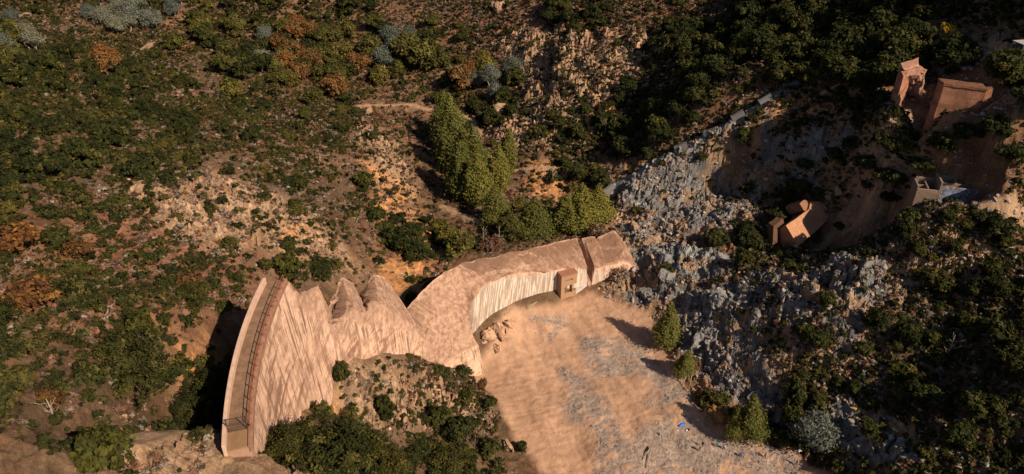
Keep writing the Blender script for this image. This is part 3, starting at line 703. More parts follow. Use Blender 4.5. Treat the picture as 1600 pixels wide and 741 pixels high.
# ------------------------------------------------------------------ plants
def foliage_material(name, trans=.25):
    t = NT(name, .85, .12); v = t.attr('tint').outputs['Color']; oi = t.n('ObjectInfo').outputs['Random']
    c = t.mix(1.0, v, t.ramp(oi, [(0, (.70, .74, .72)), (.5, (1.0, 1.0, 1.0)), (1, (1.34, 1.22, 1.02))]), 'MULTIPLY')
    t.base(c)
    tr = t.n('BsdfTranslucent'); t.l(c, tr.inputs['Color']); mx = t.n('MixShader'); mx.inputs[0].default_value = trans
    t.l(t.p.outputs[0], mx.inputs[1]); t.l(tr.outputs[0], mx.inputs[2]); t.l(mx.outputs[0], t.out.inputs['Surface'])
    return t.m
LEAF = foliage_material('foliage')
BARK = plain('bark', (.11, .075, .05), .95, .5, 3.0)
PALEBARK = plain('pale_bark', (.40, .33, .26), .95, .3, 4.0)

def leaf_cloud(lobes, n, size, colour, rng, clump=.16, per=14, second=None, flat=1.0, var=.30):
    """small leaf faces in clumps around lobes (centre, radii); colours vary clump by clump"""
    w = np.array([l[1][0] * l[1][1] + l[1][0] * l[1][2] for l in lobes]); w = w / w.sum()
    nc = max(1, n // per); li = rng.choice(len(lobes), nc, p=w)
    c = np.array([l[0] for l in lobes], float)[li]; r = np.array([l[1] for l in lobes], float)[li]
    d = rng.normal(size=(nc, 3)); d /= np.linalg.norm(d, axis=1)[:, None]; d[:, 2] = np.where(d[:, 2] < -.35, -d[:, 2] * .6, d[:, 2])
    cc = c + d * r * (rng.random((nc, 1)) ** .35 * .62 + .40)
    tone = 1 + (rng.random((nc, 1)) - .5) * 2 * var
    col = np.array(colour)[None] * tone
    if second is not None:
        s = (rng.random((nc, 1)) < second[1]); col = np.where(s, np.array(second[0])[None] * tone, col)
    k = np.repeat(np.arange(nc), per)
    rr = r.mean(1)[k][:, None]
    p = cc[k] + rng.normal(size=(len(k), 3)) * rr * clump * np.array([1, 1, flat])
    nrm = (p - c[k]) / r[k]; nrm /= np.linalg.norm(nrm, axis=1)[:, None] + 1e-6
    nrm = nrm * .75 + rng.normal(size=p.shape) * .45 + np.array([0, 0, .25]); nrm /= np.linalg.norm(nrm, axis=1)[:, None]
    a = np.cross(nrm, rng.normal(size=p.shape)); a /= np.linalg.norm(a, axis=1)[:, None] + 1e-6; b = np.cross(nrm, a)
    s = size * (.55 + .9 * rng.random((len(k), 1)))
    a, b = a * s, b * s * .62
    V = np.stack([p - a, p - b * .9, p + a, p + b], 1).reshape(-1, 3)
    F = np.arange(len(V)).reshape(-1, 4)
    C = np.repeat(col[k] * (1 + (rng.random((len(k), 1)) - .5) * .3), 4, 0)
    return V, F, np.clip(C, .004, .8)
def trunk_mesh(lobes, h0, rad, mat, name='trunk', stems=1, rng=RNG):
    b = MB()
    for s_ in range(stems):
        o = rng.normal(size=2) * rad * 1.5 * (stems > 1)
        ztop = max(l[0][2] for l in lobes) * (.72 if stems > 1 else .85); k = np.linspace(0, 1, 6)
        pts = [np.array([o[0] * (1 + q * 2) + math.sin(q * 3 + s_) * rad * .8, o[1] * (1 + q * 2) + math.cos(q * 4 + s_) * rad * .6, -.04 + q * ztop]) for q in k]
        b.tube(pts, [rad * (1.25 - q * 1.05) for q in k], 7)
    for l in lobes[:9]:
        c = np.array(l[0], float); base = np.array([0, 0, min(h0, c[2] * .6)])
        b.tube([base, (base + c) / 2 + np.array([0, 0, .03]), c], [rad * .5, rad * .32, rad * .12], 5)
    return b.mesh(name, mat, True)
OAK = (.030, .034, .010); PINEC = (.055, .055, .013); POP = (.125, .115, .027); WIL = (.125, .13, .105); AUT = (.145, .062, .019); OLV = (.080, .068, .018)
DRY = (.165, .078, .046); TWIG = (.23, .18, .145); YEL = (.40, .25, .03); RUSTY = (.088, .042, .018)
def lobes_round(rng, w=.5, h0=.35, n=8):
    L = [((0, 0, .62), (w * .62, w * .62, .30))]
    for k in range(n):
        a = k * 2.4 + rng.random(); r = w * (.45 + .22 * rng.random()); z = h0 + .42 * rng.random()
        s = w * (.36 + .2 * rng.random()); L.append(((r * math.cos(a), r * math.sin(a), z), (s, s, s * .8)))
    return L
def lobes_spire(rng, w=.2, n=13):
    L = []
    for k in range(n):
        q = (k + .5) / n; s = w * (1.15 - .95 * q) * (.75 + .5 * rng.random()) * min(1, .55 + q * 3)
        a = rng.random() * 6.28; o = w * .55 * (1 - q) * rng.random() * 1.4
        L.append(((o * math.cos(a), o * math.sin(a), .12 + .84 * q), (s * .85, s * .85, .085)))
    for k in range(4):
        a = k * 1.6 + rng.random(); q = .25 + .3 * rng.random()
        for m in range(3): L.append(((w * .62 * math.cos(a), w * .62 * math.sin(a), q + m * .09), (w * .36 * (1 - m * .22), w * .36 * (1 - m * .22), .075)))
    return L
def lobes_bush(rng, w=.75, n=6):
    L = [((0, 0, .42), (w * .6, w * .6, .42))]
    for k in range(n):
        a = k * 1.05 + rng.random(); r = w * (.45 + .3 * rng.random()); s = w * (.28 + .22 * rng.random())
        L.append(((r * math.cos(a), r * math.sin(a), .22 + .38 * rng.random()), (s, s, s * .75)))
    return L
SPECIES = {}
def species(key, lobefn, n, size, col, trunk=(.2, .035, 1), variants=4, bark=None, lo=None, **kw):
    out = []
    for v in range(variants):
        rng = np.random.default_rng(abs(hash_(key)) + v); lb = lobefn(rng)
        V, F, C = leaf_cloud(lb, n, size, col, rng, **kw)
        cr = mesh_np('crown', V, F, LEAF, False, C); tr = trunk_mesh(lb, trunk[0], trunk[1], bark or BARK, 'trunk', trunk[2], rng) if trunk else None
        m = lo or n // 6
        big = trunk is not None or n > 500
        low = [leaf_cloud(lb, max(8, int(m / q)), size * (1.9 if big else 1.1) * q ** .5, col, rng, **kw) for q in (1, 1.9, 3.4)]
        out.append((cr, tr, low))
    SPECIES[key] = out
def hash_(s): return sum((i + 1) * ord(c) for i, c in enumerate(s)) * 7
species('oak', lambda g: lobes_round(g, .52, .30, 11), 4200, .046, OAK, second=(OLV, .18), clump=.17, per=26, var=.4)
species('bigoak', lambda g: lobes_round(g, .60, .25, 14), 15000, .021, (.040, .041, .011), second=(OLV, .25), clump=.13, per=60, var=.45, variants=3)
species('pine', lambda g: lobes_round(g, .40, .30, 11), 3200, .048, PINEC, second=(OAK, .35), trunk=(.35, .028, 1), clump=.17, per=26, var=.4)
species('poplar', lobes_spire, 14000, .0145, POP, second=((.115, .12, .032), .35), trunk=(.12, .014, 2), clump=.30, flat=1.6)
species('olive', lambda g: lobes_round(g, .42, .25, 11), 3400, .040, OLV, second=(POP, .35), trunk=(.2, .028, 2), clump=.22)
species('silver', lambda g: lobes_round(g, .42, .25, 11), 6500, .024, WIL, second=((.14, .15, .12), .4), trunk=(.2, .03, 2), bark=PALEBARK, clump=.26)
species('autumn', lambda g: lobes_round(g, .44, .28, 10), 3000, .040, AUT, second=((.16, .10, .04), .45), trunk=(.22, .028, 1), clump=.24)
species('bush', lobes_bush, 1900, .070, OAK, second=(OLV, .22), trunk=None, clump=.18, per=26, var=.4, variants=6)
species('olivebush', lobes_bush, 1300, .085, OLV, second=(PINEC, .3), trunk=None, clump=.24, variants=5)
species('drybush', lobes_bush, 1000, .075, DRY, second=(TWIG, .35), trunk=None, clump=.30, variants=4)
species('rustbush', lobes_bush, 1200, .08, RUSTY, second=((.16, .080, .024), .4), trunk=None, clump=.24, variants=3)
species('yellowbush', lobes_bush, 1000, .08, YEL, trunk=None, clump=.24, variants=2)
species('scrub', lobes_bush, 210, .20, (.040, .039, .012), second=(OLV, .25), trunk=None, clump=.30, variants=5, per=7, lo=120)
species('oliverscrub', lobes_bush, 190, .20, (.078, .062, .018), second=(DRY, .2), trunk=None, clump=.32, variants=4, per=7, lo=110)
species('heather', lobes_bush, 170, .18, DRY, second=(TWIG, .4), trunk=None, clump=.36, variants=5, per=7, lo=100)
species('greyscrub', lobes_bush, 150, .17, TWIG, second=((.33, .22, .13), .4), trunk=None, clump=.36, variants=4, per=6, lo=90)
SPECIES['oliverscrub'] = SPECIES.pop('oliverscrub')
KINDNAME = dict(oak='evergreen_oak', bigoak='evergreen_oak', pine='pine_tree', poplar='poplar_tree', olive='leafy_tree', silver='silver_leaf_tree', autumn='autumn_tree', bush='evergreen_bush', olivebush='olive_green_bush', drybush='dry_bush', rustbush='rust_red_bush', yellowbush='yellow_bush')
PLACED = []
def place_plant(key, x, y, h, label, group=None, cat=None, rz=None, z=None, wide=1.0):
    if key == 'oak' and y < 85: key = 'bigoak'
    v = SPECIES[key][RNG.integers(len(SPECIES[key]))]
    z = float(ground_z(np.array([x]), np.array([y]))[0]) - .05 * h if z is None else z
    rz = RNG.random() * 6.28 if rz is None else rz
    if key == 'poplar': wide = wide * 1.05; h = h * 1.2
    sc = (h * wide * (.9 + .2 * RNG.random()), h * wide * (.9 + .2 * RNG.random()), h)
    if v[1] is None:
        o = link(KINDNAME[key], v[0]); o.location = (x, y, z); o.rotation_euler = (0, 0, rz); o.scale = sc
        return tag(o, label, cat or 'bush', group)
    o = empty(KINDNAME[key], (x, y, z), label, cat or 'tree', group, rz); o.scale = sc
    link('trunk', v[1], o); link('crown', v[0], o)
    return o

# hand placed trees and bushes: species, foot in the photo, height in metres, label
HAND = [
 ('poplar', 748,322, 15, 1.15, 'tall yellow-green poplar nearest the low dam wall, front of the poplar row behind it'),
 ('poplar', 722,308, 17, 1.2, 'broad yellow-green poplar at the left front of the poplar row on the valley floor'),
 ('poplar', 742,282, 17, 1.1, 'yellow-green poplar in the middle of the dense poplar row behind the dam'),
 ('poplar', 712,268, 18, 1.15, 'yellow-green poplar in the left middle of the poplar row casting a long dark shadow'),
 ('poplar', 705,236, 18, 1.1, 'tall poplar toward the back of the poplar row beside the pale track'),
 ('poplar', 696,212, 15, 1.1, 'rearmost grey-green poplar of the row beside the valley track'),
 ('poplar', 780,300, 14, 1.1, 'yellow-green poplar standing alone right of the main poplar row'),
 ('poplar', 795,268, 13, 1.0, 'small poplar below the tan cliff behind the lone right-hand poplar'),
 ('poplar', 775,347, 10, 1.6, 'round grey-green tree at the right foot of the poplar row'),
 ('poplar', 835,366, 10, 1.7, 'pale green loose tree behind the middle of the low dam wall'),
 ('olive', 800,372, 8, 1.1, 'small pale green tree just behind the low wall, under the lone poplar'),
 ('poplar', 885,360, 10, 1.8, 'pale green tree behind the concrete hut end of the low wall'),
 ('poplar', 908,356, 12, 1.5, 'pale green poplar left of the reddish bush at the wall end'),
 ('poplar', 932,350, 11, 1.6, 'pale green tree nearest the grey rocks at the right end of the low wall'),
 ('drybush', 935,372, 4, 1.0, 'reddish brown leafless bush behind the right tip of the low wall'),
 ('olive', 720,398, 8, 1.1, 'grey-green tree beside the orange bank behind the jagged dam'),
 ('olive', 698,385, 7, 1.1, 'small olive tree above the orange bank behind the jagged dam'),
 ('drybush', 770,388, 4, 1.2, 'bare brown bush behind the low wall, left of the pale green trees'),
 ('poplar', 1040,541, 11.5, 1.05, 'yellow-green poplar standing at the top of the sand with a long dark shadow'),
 ('poplar', 1070,587, 6.5, 1.3, 'short dense poplar below the sand-edge poplar, at the foot of the grey rocks'),
 ('olivebush', 1100,632, 3.6, .9, 'small olive bush beside leaning sticks at the rock foot'),
 ('poplar', 1165,684, 10.5, 1.0, 'broad yellow-green tree standing over the people on the gravel'),
 ('poplar', 1143,687, 7.5, 1.0, 'shorter left half of the tree clump standing over the people'),
 ('olivebush', 1122,630, 4, .8, 'olive bush above the tree clump that stands over the people'),
 ('silver', 1270,700, 10, 1.05, 'round silver-green tree at the right end of the gravel'),
 ('drybush', 1085,575, 2.5, 1.0, 'dry brown bush on the orange bank between the two sand-edge poplars'),
 ('pine', 455,438, 7, .95, 'bright green pine just behind the broken end of the dam walkway'),
 ('oak', 505,432, 4.5, 1.2, 'dark green tree behind the first jagged tooth of the dam'),
 ('bush', 592,415, 3.2, .8, 'dark round bush on the orange slope above the jagged dam'),
 ('bush', 645,442, 2.2, 1.0, 'small dark bush in the shaded hollow left of the low wall'),
 ('bush', 645,470, 3, 1.0, 'dark bush in the shadow right behind the lowest notch of the dam'),
 ('pine', 470,300, 5, 1.2, 'green bush-like pine on the tan stony slope behind the dam'),
 ('oak', 620,390, 7, 1.1, 'dark tree clump low on the orange bank behind the dam'),
 ('oak', 650,405, 6, 1.1, 'dark tree at the foot of the orange bank, left of the olive trees'),
 ('oak', 645,375, 6, 1.1, 'dark tree above the orange bank left of the poplar shadow'),
 ('pine', 570,300, 7, 1.1, 'olive green tree standing on the ridge left of the poplar row'),
 ('pine', 590,350, 6, 1.1, 'olive green tree lower on the ridge left of the poplar row'),
 ('olivebush', 700,265, 4, 1.0, 'yellowish bush on the orange grass beside the poplar shadow'),
 ('bigoak', 515,738, 8, 1.0, 'largest dark green oak in the foreground below the dam'),
 ('bigoak', 588,745, 7.5, 1.0, 'second dark oak in the foreground, right of the largest oak'),
 ('bigoak', 462,712, 5.5, 1.15, 'dark oak in the foreground at the left foot of the tall dam face'),
 ('pine', 605,655, 6, .7, 'yellow-green pine on the tan mound in front of the dam'),
 ('bush', 592,640, 3.4, .9, 'dark bush left of the yellow-green pine on the tan mound'),
 ('pine', 535,600, 5.2, .8, 'dark green tree touching the foot of the jagged dam face'),
 ('bush', 498,640, 2.6, 1.1, 'low dark bush at the foot of the streaked dam face'),
 ('bush', 478,630, 2.0, 1.1, 'small reddish-green bush at the foot of the streaked dam face'),
 ('bush', 545,655, 2.6, 1.0, 'dark round bush on the mound below the dam foot tree'),
 ('bush', 697,592, 2.8, .9, 'round dark bush on top of the mound near the sheared dam end'),
 ('rustbush', 752,608, 2.8, .8, 'orange bush at the sand edge below the sheared dam end'),
 ('pine', 765,640, 4.2, 1.0, 'dark green pine at the sand edge of the mound'),
 ('bush', 725,628, 3.2, 1.1, 'dark bush left of the orange bush on the mound'),
 ('oak', 715,690, 6, 1.0, 'dark oak in the middle of the foreground slope'),
 ('pine', 765,715, 5.5, 1.0, 'bright green pine on the foreground slope above the sand'),
 ('bigoak', 690,741, 7, 1.1, 'dark oak at the bottom of the foreground slope above the sand'),
 ('bush', 660,705, 3, 1.2, 'low dark bush between the foreground oaks'),
 ('pine', 815,705, 3.2, .9, 'small green bush low at the edge of the sand in the foreground'),
 ('bigoak', 330,625, 5.5, 1.2, 'dark oak beside the shaded back of the dam at the walkway gate'),
 ('oak', 300,655, 5, 1.2, 'dark bushy oak above the bare ground left of the walkway gate'),
 ('bigoak', 210,600, 7, 1.2, 'broad dark green oak on the slope left of the dam'),
 ('autumn', 170,120, 12, .8, 'bright orange tree alone among dark trees on the far hillside'),
 ('rustbush', 120,400, 3.2, 1.0, 'yellow-orange round bush on the brown left slope'),
 ('rustbush', 50,480, 4, 1.1, 'dark red bush on the left slope'),
 ('rustbush', 295,455, 3.6, 1.1, 'orange-brown bush on the slope behind the walkway'),
 ('rustbush', 15,395, 5, 1.0, 'dark red-brown bush at the edge of the left slope'),
 ('rustbush', 85,632, 2.2, .7, 'pale orange dead bush among the dark oaks on the left'),
 ('silver', 205,40, 12, 1.2, 'largest silver-grey tree on the far left valley floor'),
 ('silver', 165,40, 10, 1.1, 'silver-grey tree left of the largest silver tree'),
 ('silver', 240,45, 11, 1.1, 'silver-grey tree right of the largest silver tree'),
 ('silver', 55,80, 9, 1.0, 'silver-grey tree beside the dark wood at far left'),
 ('silver', 10,85, 8, 1.0, 'silver-grey tree at the far left edge of the valley'),
 ('silver', 598,110, 12, .9, 'silver-grey tree between brown and olive trees in the valley'),
 ('silver', 420,75, 9, 1.0, 'silver-grey tree left of the orange trees in the valley'),
 ('silver', 410,105, 9, 1.0, 'silver-grey tree just below the other grey tree by the orange trees'),
 ('silver', 768,140, 12, .8, 'silver-grey tree at the foot of the tan cliff'),
 ('autumn', 438,85, 11, 1.0, 'orange-brown tree left of the two brown valley trees'),
 ('autumn', 460,95, 10, 1.0, 'orange-brown tree beside the silver trees in the valley'),
 ('autumn', 492,108, 10, 1.0, 'orange-brown tree in the middle of the valley tree band'),
 ('autumn', 562,118, 11, 1.0, 'brown-olive tree left of the silver tree in the valley'),
 ('autumn', 525,150, 10, 1.2, 'broad red-brown tree in front of the valley tree band'),
 ('autumn', 722,140, 12, 1.0, 'red-brown round tree behind the poplar row'),
 ('olive', 655,110, 16, 1.1, 'largest olive green tree behind the poplar row'),
 ('olive', 635,95, 14, 1.1, 'olive green tree left of the largest valley tree'),
 ('olive', 515,105, 11, 1.0, 'yellow-green tree between brown trees in the valley'),
 ('pine', 1290,480, 4.4, 1.0, 'bright green round bush-like pine on the rocky right slope'),
 ('bush', 1330,232, 4, 1.0, 'dark bush under the concrete stub'),
 ('bush', 1385,235, 5, 1.0, 'dark bush right below the concrete stub'),
 ('pine', 1165,308, 5.5, 1.0, 'dark bush growing on the grey cliff'),
 ('pine', 1160,225, 6, 1.0, 'dark tree between the grey path and the grey cliff'),
 ('bush', 1310,357, 2.4, 1.0, 'dark bush right of the fallen concrete block'),
 ('bush', 1228,312, 4, 1.0, 'dark bush left of the fallen concrete block step'),
 ('oak', 1388,318, 3.6, 1.2, 'dark tree behind the rough track right of the fallen block'),
 ('oak', 1120,385, 5, 1.4, 'dark trees in the shade left of the fallen block'),
 ('oak', 1165,380, 6, 1.0, 'dark tree in the shadow of the fallen block'),
 ('olivebush', 995,332, 2.4, .9, 'dark bush on the pale rock above the right wall end'),
 ('drybush', 965,432, 3, 1.3, 'brown bush between the dam tip and the grey boulders'),
 ('bush', 1040,425, 3, 1.0, 'dark bush on the boulders above the sand'),
 ('yellowbush', 1392,58, 3, .8, 'small yellow bush below the dark wood'),
 ('yellowbush', 1478,54, 4, .7, 'bright yellow bush beside the track above the blocks'),
 ('yellowbush', 1565,91, 2.5, .8, 'yellow bush on the track near the small hut'),
 ('pine', 1115,110, 11, .8, 'light green tree at the edge of the dark wood on the right'),
 ('pine', 1085,80, 8, .9, 'yellow-green tree on the brown slope beside the dark wood'),
 ('pine', 1010,250, 5, .9, 'yellow-green bush beside the grey path'),
 ('bush', 1095,250, 2.8, 1.0, 'small dark bush below the grey path'),
 ('bush', 840,215, 5, 1.0, 'dark bush on the tan cliff right of the poplars'),
 ('bush', 825,180, 3, 1.2, 'bright green bush on the tan cliff'),
 ('oak', 982,142, 6, 1.2, 'dark green tree alone on the brown slope above the wood'),
 ('oak', 1345,268, 5, 1.1, 'dark oak in the shaded hollow between the grey cliff and the blocks, lower one'),
 ('bush', 1412,238, 4, 1.1, 'dark bush in the shadow below the gap between stub and wing wall'),
 ('oak', 1300,252, 4.5, 1.1, 'dark oak at the right edge of the smooth dark grey cliff'),
 ('oak', 1468,235, 5, 1.1, 'dark oak straight below the left corner of the wing wall'),
 ('oak', 1510,222, 5, 1.1, 'dark oak below the middle of the wing wall'),
 ('oak', 1552,215, 6, 1.1, 'dark oak below the right end of the wing wall'),
 ('bush', 1440,268, 4, 1.1, 'dark bush just above the left end of the roofless ruin'),
 ('bush', 1420,345, 3.5, 1.1, 'dark bush below the left room of the roofless ruin'),
 ('pine', 1480,350, 4, 1.1, 'olive green pine in front of the roofless ruin'),
 ('oak', 1575,260, 6, 1.1, 'dark oak above the right end of the roofless ruin'),
 ('bush', 1530,345, 3, 1.1, 'dark bush below the track by the roofless ruin'),
 ('oak', 1382,292, 5.5, 1.1, 'dark oak in the shade left of the roofless ruin'),
 ('bush', 1255,262, 3.5, 1.1, 'dark bush growing at the foot of the smooth dark grey cliff'),
 ('pine', 1355,680, 4, 1.2, 'dark round bush on the shaded right foreground slope'),
 ('pine', 1150,660, 5, 1.0, 'dark green tree behind the tree clump over the people'),
]
for sp, px, py, h, wd, lab in HAND:
    q = gspot(px, py); place_plant(sp, q[0], q[1], h, lab, None, None, None, None, wd); PLACED.append((q[0], q[1], h * .4))

VEG = """MMRGGGYDDDDDRRRRSDDRRRRDKKKKKKKKK
GMMMMYYYGOYYGYDRSSSSMKKKKKKKKKKKK
DDDDDMBYGOOYYYOGSSSSMKKMKKKKKKKKK
DDMDDMMMMMMVVVDDSSDDDDDMPPPPPDKKK
DDDDMMMMMMMSSVVVVDDDKPPBPBBPPPDKK
DDDMDMSSMMSSSVVVVDDBBBBBPPPPPKKDD
DMMMMSSSSMSMSVVVVVVBBBBPPPPPPPMMM
DMMMRRSSSSMSDDVVVVVBBBBDPPPMPPPPP
RMMRRRMMSMSSBV.....BBPPPPPPPPPPPP
RMDMMMMM.............BBPPPPPPPPPP
MMMDDMB..............BBBPPPPPPDDD
DDDDDMD...NNNNNN.....BBBPPPPDDDDD
DDDMMDD..NNNNNN.......BBDPPPDPDDD
DDMMNNNN.DNNDDNN........DPDPDDDDD
DDDDNDNNDDDDDDDD.........DPPDDDDD""".split()
#            trees(species list, density)      bush   olive  scrub olive heather grey   tree heights
TYPE = {'D': ((('oak','oak','pine'), .0125), .100, .020, .60, .22, .12, .03, (4, 7.5)),
        'K': ((('oak','oak','oak','pine'), .075), .080, .008, .35, .08, .04, .01, (5.5, 10.5)),
        'M': ((('oak','pine'), .0035), .055, .022, .55, .45, .40, .14, (3.5, 5.5)),
        'S': ((('pine',), .0003), .011, .008, .10, .13, .36, .30, (3, 4)),
        'R': ((('pine',), .0008), .026, .010, .34, .24, .75, .24, (3, 5)),
        'G': ((('silver','silver','olive','oak'), .018), .04, .03, .22, .22, .08, .03, (7, 10)),
        'Y': ((('olive','olive','oak','pine'), .018), .04, .03, .22, .22, .10, .03, (7, 11)),
        'O': ((('autumn','olive','oak'), .017), .04, .03, .22, .22, .12, .03, (7, 10)),
        'V': ((('olive',), .0012), .006, .010, .06, .22, .25, .04, (4, 6)),
        'P': ((('pine','oak'), .0075), .085, .008, .60, .20, .80, .40, (3.5, 6)),
        'N': ((('pine',), .0008), .040, .025, .28, .55, .80, .80, (3, 4)),
        'B': ((('pine',), .0001), .004, .004, .04, .04, .12, .10, (3, 4)),
        '.': ((('pine',), 0), 0, 0, 0, 0, 0, 0, (3, 4))}
def veg_type(x, y, z):
    px, py, _ = project(x, y, z)
    px = px + (fbm(x, y, 9, 2, 401) - .5) * 60; py = py + (fbm(x, y, 9, 2, 403) - .5) * 45
    ci = np.clip((px / 50).astype(int), 0, 32); rj = np.clip((py / 49.4).astype(int), 0, 14)
    return np.array([list(r.ljust(33, r[-1])[:33]) for r in VEG])[rj, ci], px, py
def scatter(density_index, cap, seed, stretch=1.0):
    rng = np.random.default_rng(seed); n = int(380 * 680 * cap)
    y = 42 + 380 * rng.random(n); x = (rng.random(n) - .5) * 2 * 340
    ok = np.abs(x / half_width(y)) < (1.3 if density_index < 3 else 1.26); x, y = x[ok], y[ok]; z = ground_z(x, y)
    ty, px, py = veg_type(x, y, z)
    dens = np.zeros(len(x))
    for k, v in TYPE.items():
        d = v[0][1] if density_index == 0 else v[density_index]
        dens[ty == k] = d
    gx = (ground_z(x + 1.5, y) - ground_z(x - 1.5, y)) / 3; gy = (ground_z(x, y + 1.5) - ground_z(x, y - 1.5)) / 3
    dens = dens * np.where(x > 15, np.clip(1 + 1.6 * (gx * gx + gy * gy), 1, 5), 1)          # as much growth per square metre of a steep slope
    patchy = np.clip(fbm(x, y, 13, 3, 410 + density_index) * 2.6 - .35, .08, 2)
    ok = rng.random(len(x)) < dens * patchy / cap
    ok &= (gsample(ZONES['sand'], x, y) < .1) & (gsample(ZONES['path'], x, y) < .25)
    r = np.hypot(x - DC[0], y - DC[1]); th = np.degrees(np.arctan2(y - DC[1], x - DC[0])) % 360
    ok &= ~((r > r_down(np.clip(z, 0, 62)) - .9) & (r < 95) & (th > 105) & (th < 200))
    for bx, by, br in BLOCKED: ok &= np.hypot(x - bx, y - by) > br
    if density_index < 3: ok &= gsample(ZONES['rock'], x, y) < .5
    else: ok &= rng.random(len(x)) > gsample(ZONES['rock'], x, y) * .8
    return x[ok], y[ok], z[ok], ty[ok]
BLOCKED = [(*at(1440, 150, 54)[:2], 7), (*at(1505, 160, 54)[:2], 8), (*at(1540, 185, 56)[:2], 8), (*at(1300, 370, 22)[:2], 6), (*at(1340, 360, 26)[:2], 6), (*at(1250, 355, 23)[:2], 7), (*at(1495, 300, 42)[:2], 8), (*at(1515, 315, 41)[:2], 7), (*at(1425, 185, 49)[:2], 5), (*at(888, 450, 7)[:2], 5)]
def region(px, py):
    if px < 400: 
        if py > 380: return 'on the slope left of the tall dam wall', 'left slope'
        return ('on the hillside at upper left', 'upper left hillside') if py > 130 else ('in the far valley at upper left', 'far left valley')
    if px < 780:
        if py > 540: return 'on the foreground mound below the dam', 'foreground mound'
        return ('on the slope behind the jagged dam', 'slope behind the dam') if py > 170 else ('in the valley tree band behind the poplars', 'valley tree band')
    if px < 1100:
        if py > 400: return 'on the rocks beside the sand', 'rocks beside the sand'
        return ('on the tan stony hill in the middle', 'tan hill') if py < 170 else ('in the wood between the tan hill and the grey path', 'wood above the grey path')
    if py < 130: return 'in the dark wood above the concrete blocks', 'dark wood above the blocks'
    if py < 400: return 'around the concrete blocks on the right hillside', 'right hillside by the blocks'
    return ('on the rocky slope below the fallen block', 'rocky slope right of the sand') if px < 1380 else ('on the shaded slope at lower right', 'shaded right slope')
ADJ = dict(oak='dark evergreen oak', pine='olive green pine', olive='yellow-green leafy tree', silver='silver-grey leafy tree', autumn='orange-brown autumn tree', bush='dark green rounded bush', olivebush='olive green bush')
MASS = {}
def mass_add(key, low, x, y, z, h, w, rz):
    V, F, C = low[2 if abs(x) > half_width(y) * 1.08 else 0 if y < 105 else 1 if y < 170 else 2]; c, s = math.cos(rz), math.sin(rz)
    X = (V[:, 0] * c - V[:, 1] * s) * w + x; Y = (V[:, 0] * s + V[:, 1] * c) * w + y; Z = V[:, 2] * h + z
    MASS.setdefault(key, []).append((np.stack([X, Y, Z], 1), np.clip(C * (.62 + .76 * RNG.random()) * np.array([1 + .25 * (RNG.random() - .5), 1, 1]), 0.004, .8)))
def individuals(cands, limit):
    """cands: list of (screen size, species, x, y, z, h); the largest become things, the rest a mass"""
    by = {}
    for c in cands: by.setdefault(c[1], []).append(c)
    for k, lst in by.items():
        lst.sort(reverse=True)
        for n, (s, sp, x, y, z, h) in enumerate(lst):
            if n < limit:
                px, py, _ = project(x, y, z); where, grp = region(px, py)
                o = place_plant(sp, x, y, h, ADJ[sp] + ' ' + where, ADJ[sp] + ' group, ' + grp)
                if 0 < px < 1600 and 0 < py < 741: SHOWN.setdefault(sp, []).append((px, py, h, o))
            else:
                mass_add('woodland' if sp not in ('bush', 'olivebush') else 'undergrowth', SPECIES[sp][RNG.integers(len(SPECIES[sp]))][2], x, y, z - .05 * h, h, h, RNG.random() * 6.28)
SHOWN = {}
LANDMARKS = [(348,650,'the walkway gate'),(420,432,'the far end of the dam walkway'),(585,430,'the second jagged tooth of the dam'),(670,450,'the left end of the low wall'),(888,440,'the valve house'),(960,365,'the right tip of the low wall'),
 (730,560,'the sheared end of the high wall'),(1250,340,'the fallen concrete block'),(1415,130,'the broken concrete stub'),(1505,150,'the rectangular wing wall'),(1495,295,'the ruined building'),(1595,80,'the small hut'),(1228,138,'the uppermost pipe length'),
 (1188,160,'the second pipe length'),(1145,185,'the third pipe length'),(1102,210,'the middle pipe length'),(1057,234,'the pipe at the top corner of the cliff'),(945,300,'the lowest pipe length'),(1290,145,'the thin kerb wall'),(170,110,'the bright orange tree'),
 (335,145,'the pale bare patch on the left hillside'),(740,190,'the pale track behind the poplars'),(715,260,'the poplar row'),(1040,500,'the poplar at the top of the sand'),(1160,650,'the tree clump over the people'),(1270,670,'the silver-green tree by the gravel'),
 (1010,455,'the big boulder at the top of the sand'),(850,90,'the crags of the stony hill'),(205,25,'the largest silver-grey valley tree'),(520,700,'the largest foreground oak'),(605,620,'the pine on the foreground mound'),(225,78,'the small bare clearing in the far valley'),(1240,240,'the dark grey cliff face'),(1040,395,'the curved gravel track')]
def name_apart():
    for sp, lst in SHOWN.items():
        used = set()
        for lx, ly, nm in LANDMARKS:
            best = sorted((math.hypot(px - lx, py - ly), i) for i, (px, py, h, o) in enumerate(lst))
            if best and best[0][0] < 170 and best[0][1] not in used and (len(best) < 2 or best[1][0] > best[0][0] * 1.12):
                i = best[0][1]; used.add(i); lst[i][3]['label'] = ADJ[sp] + ' nearest to ' + nm
                if 'group' in lst[i][3]: del lst[i][3]['group']
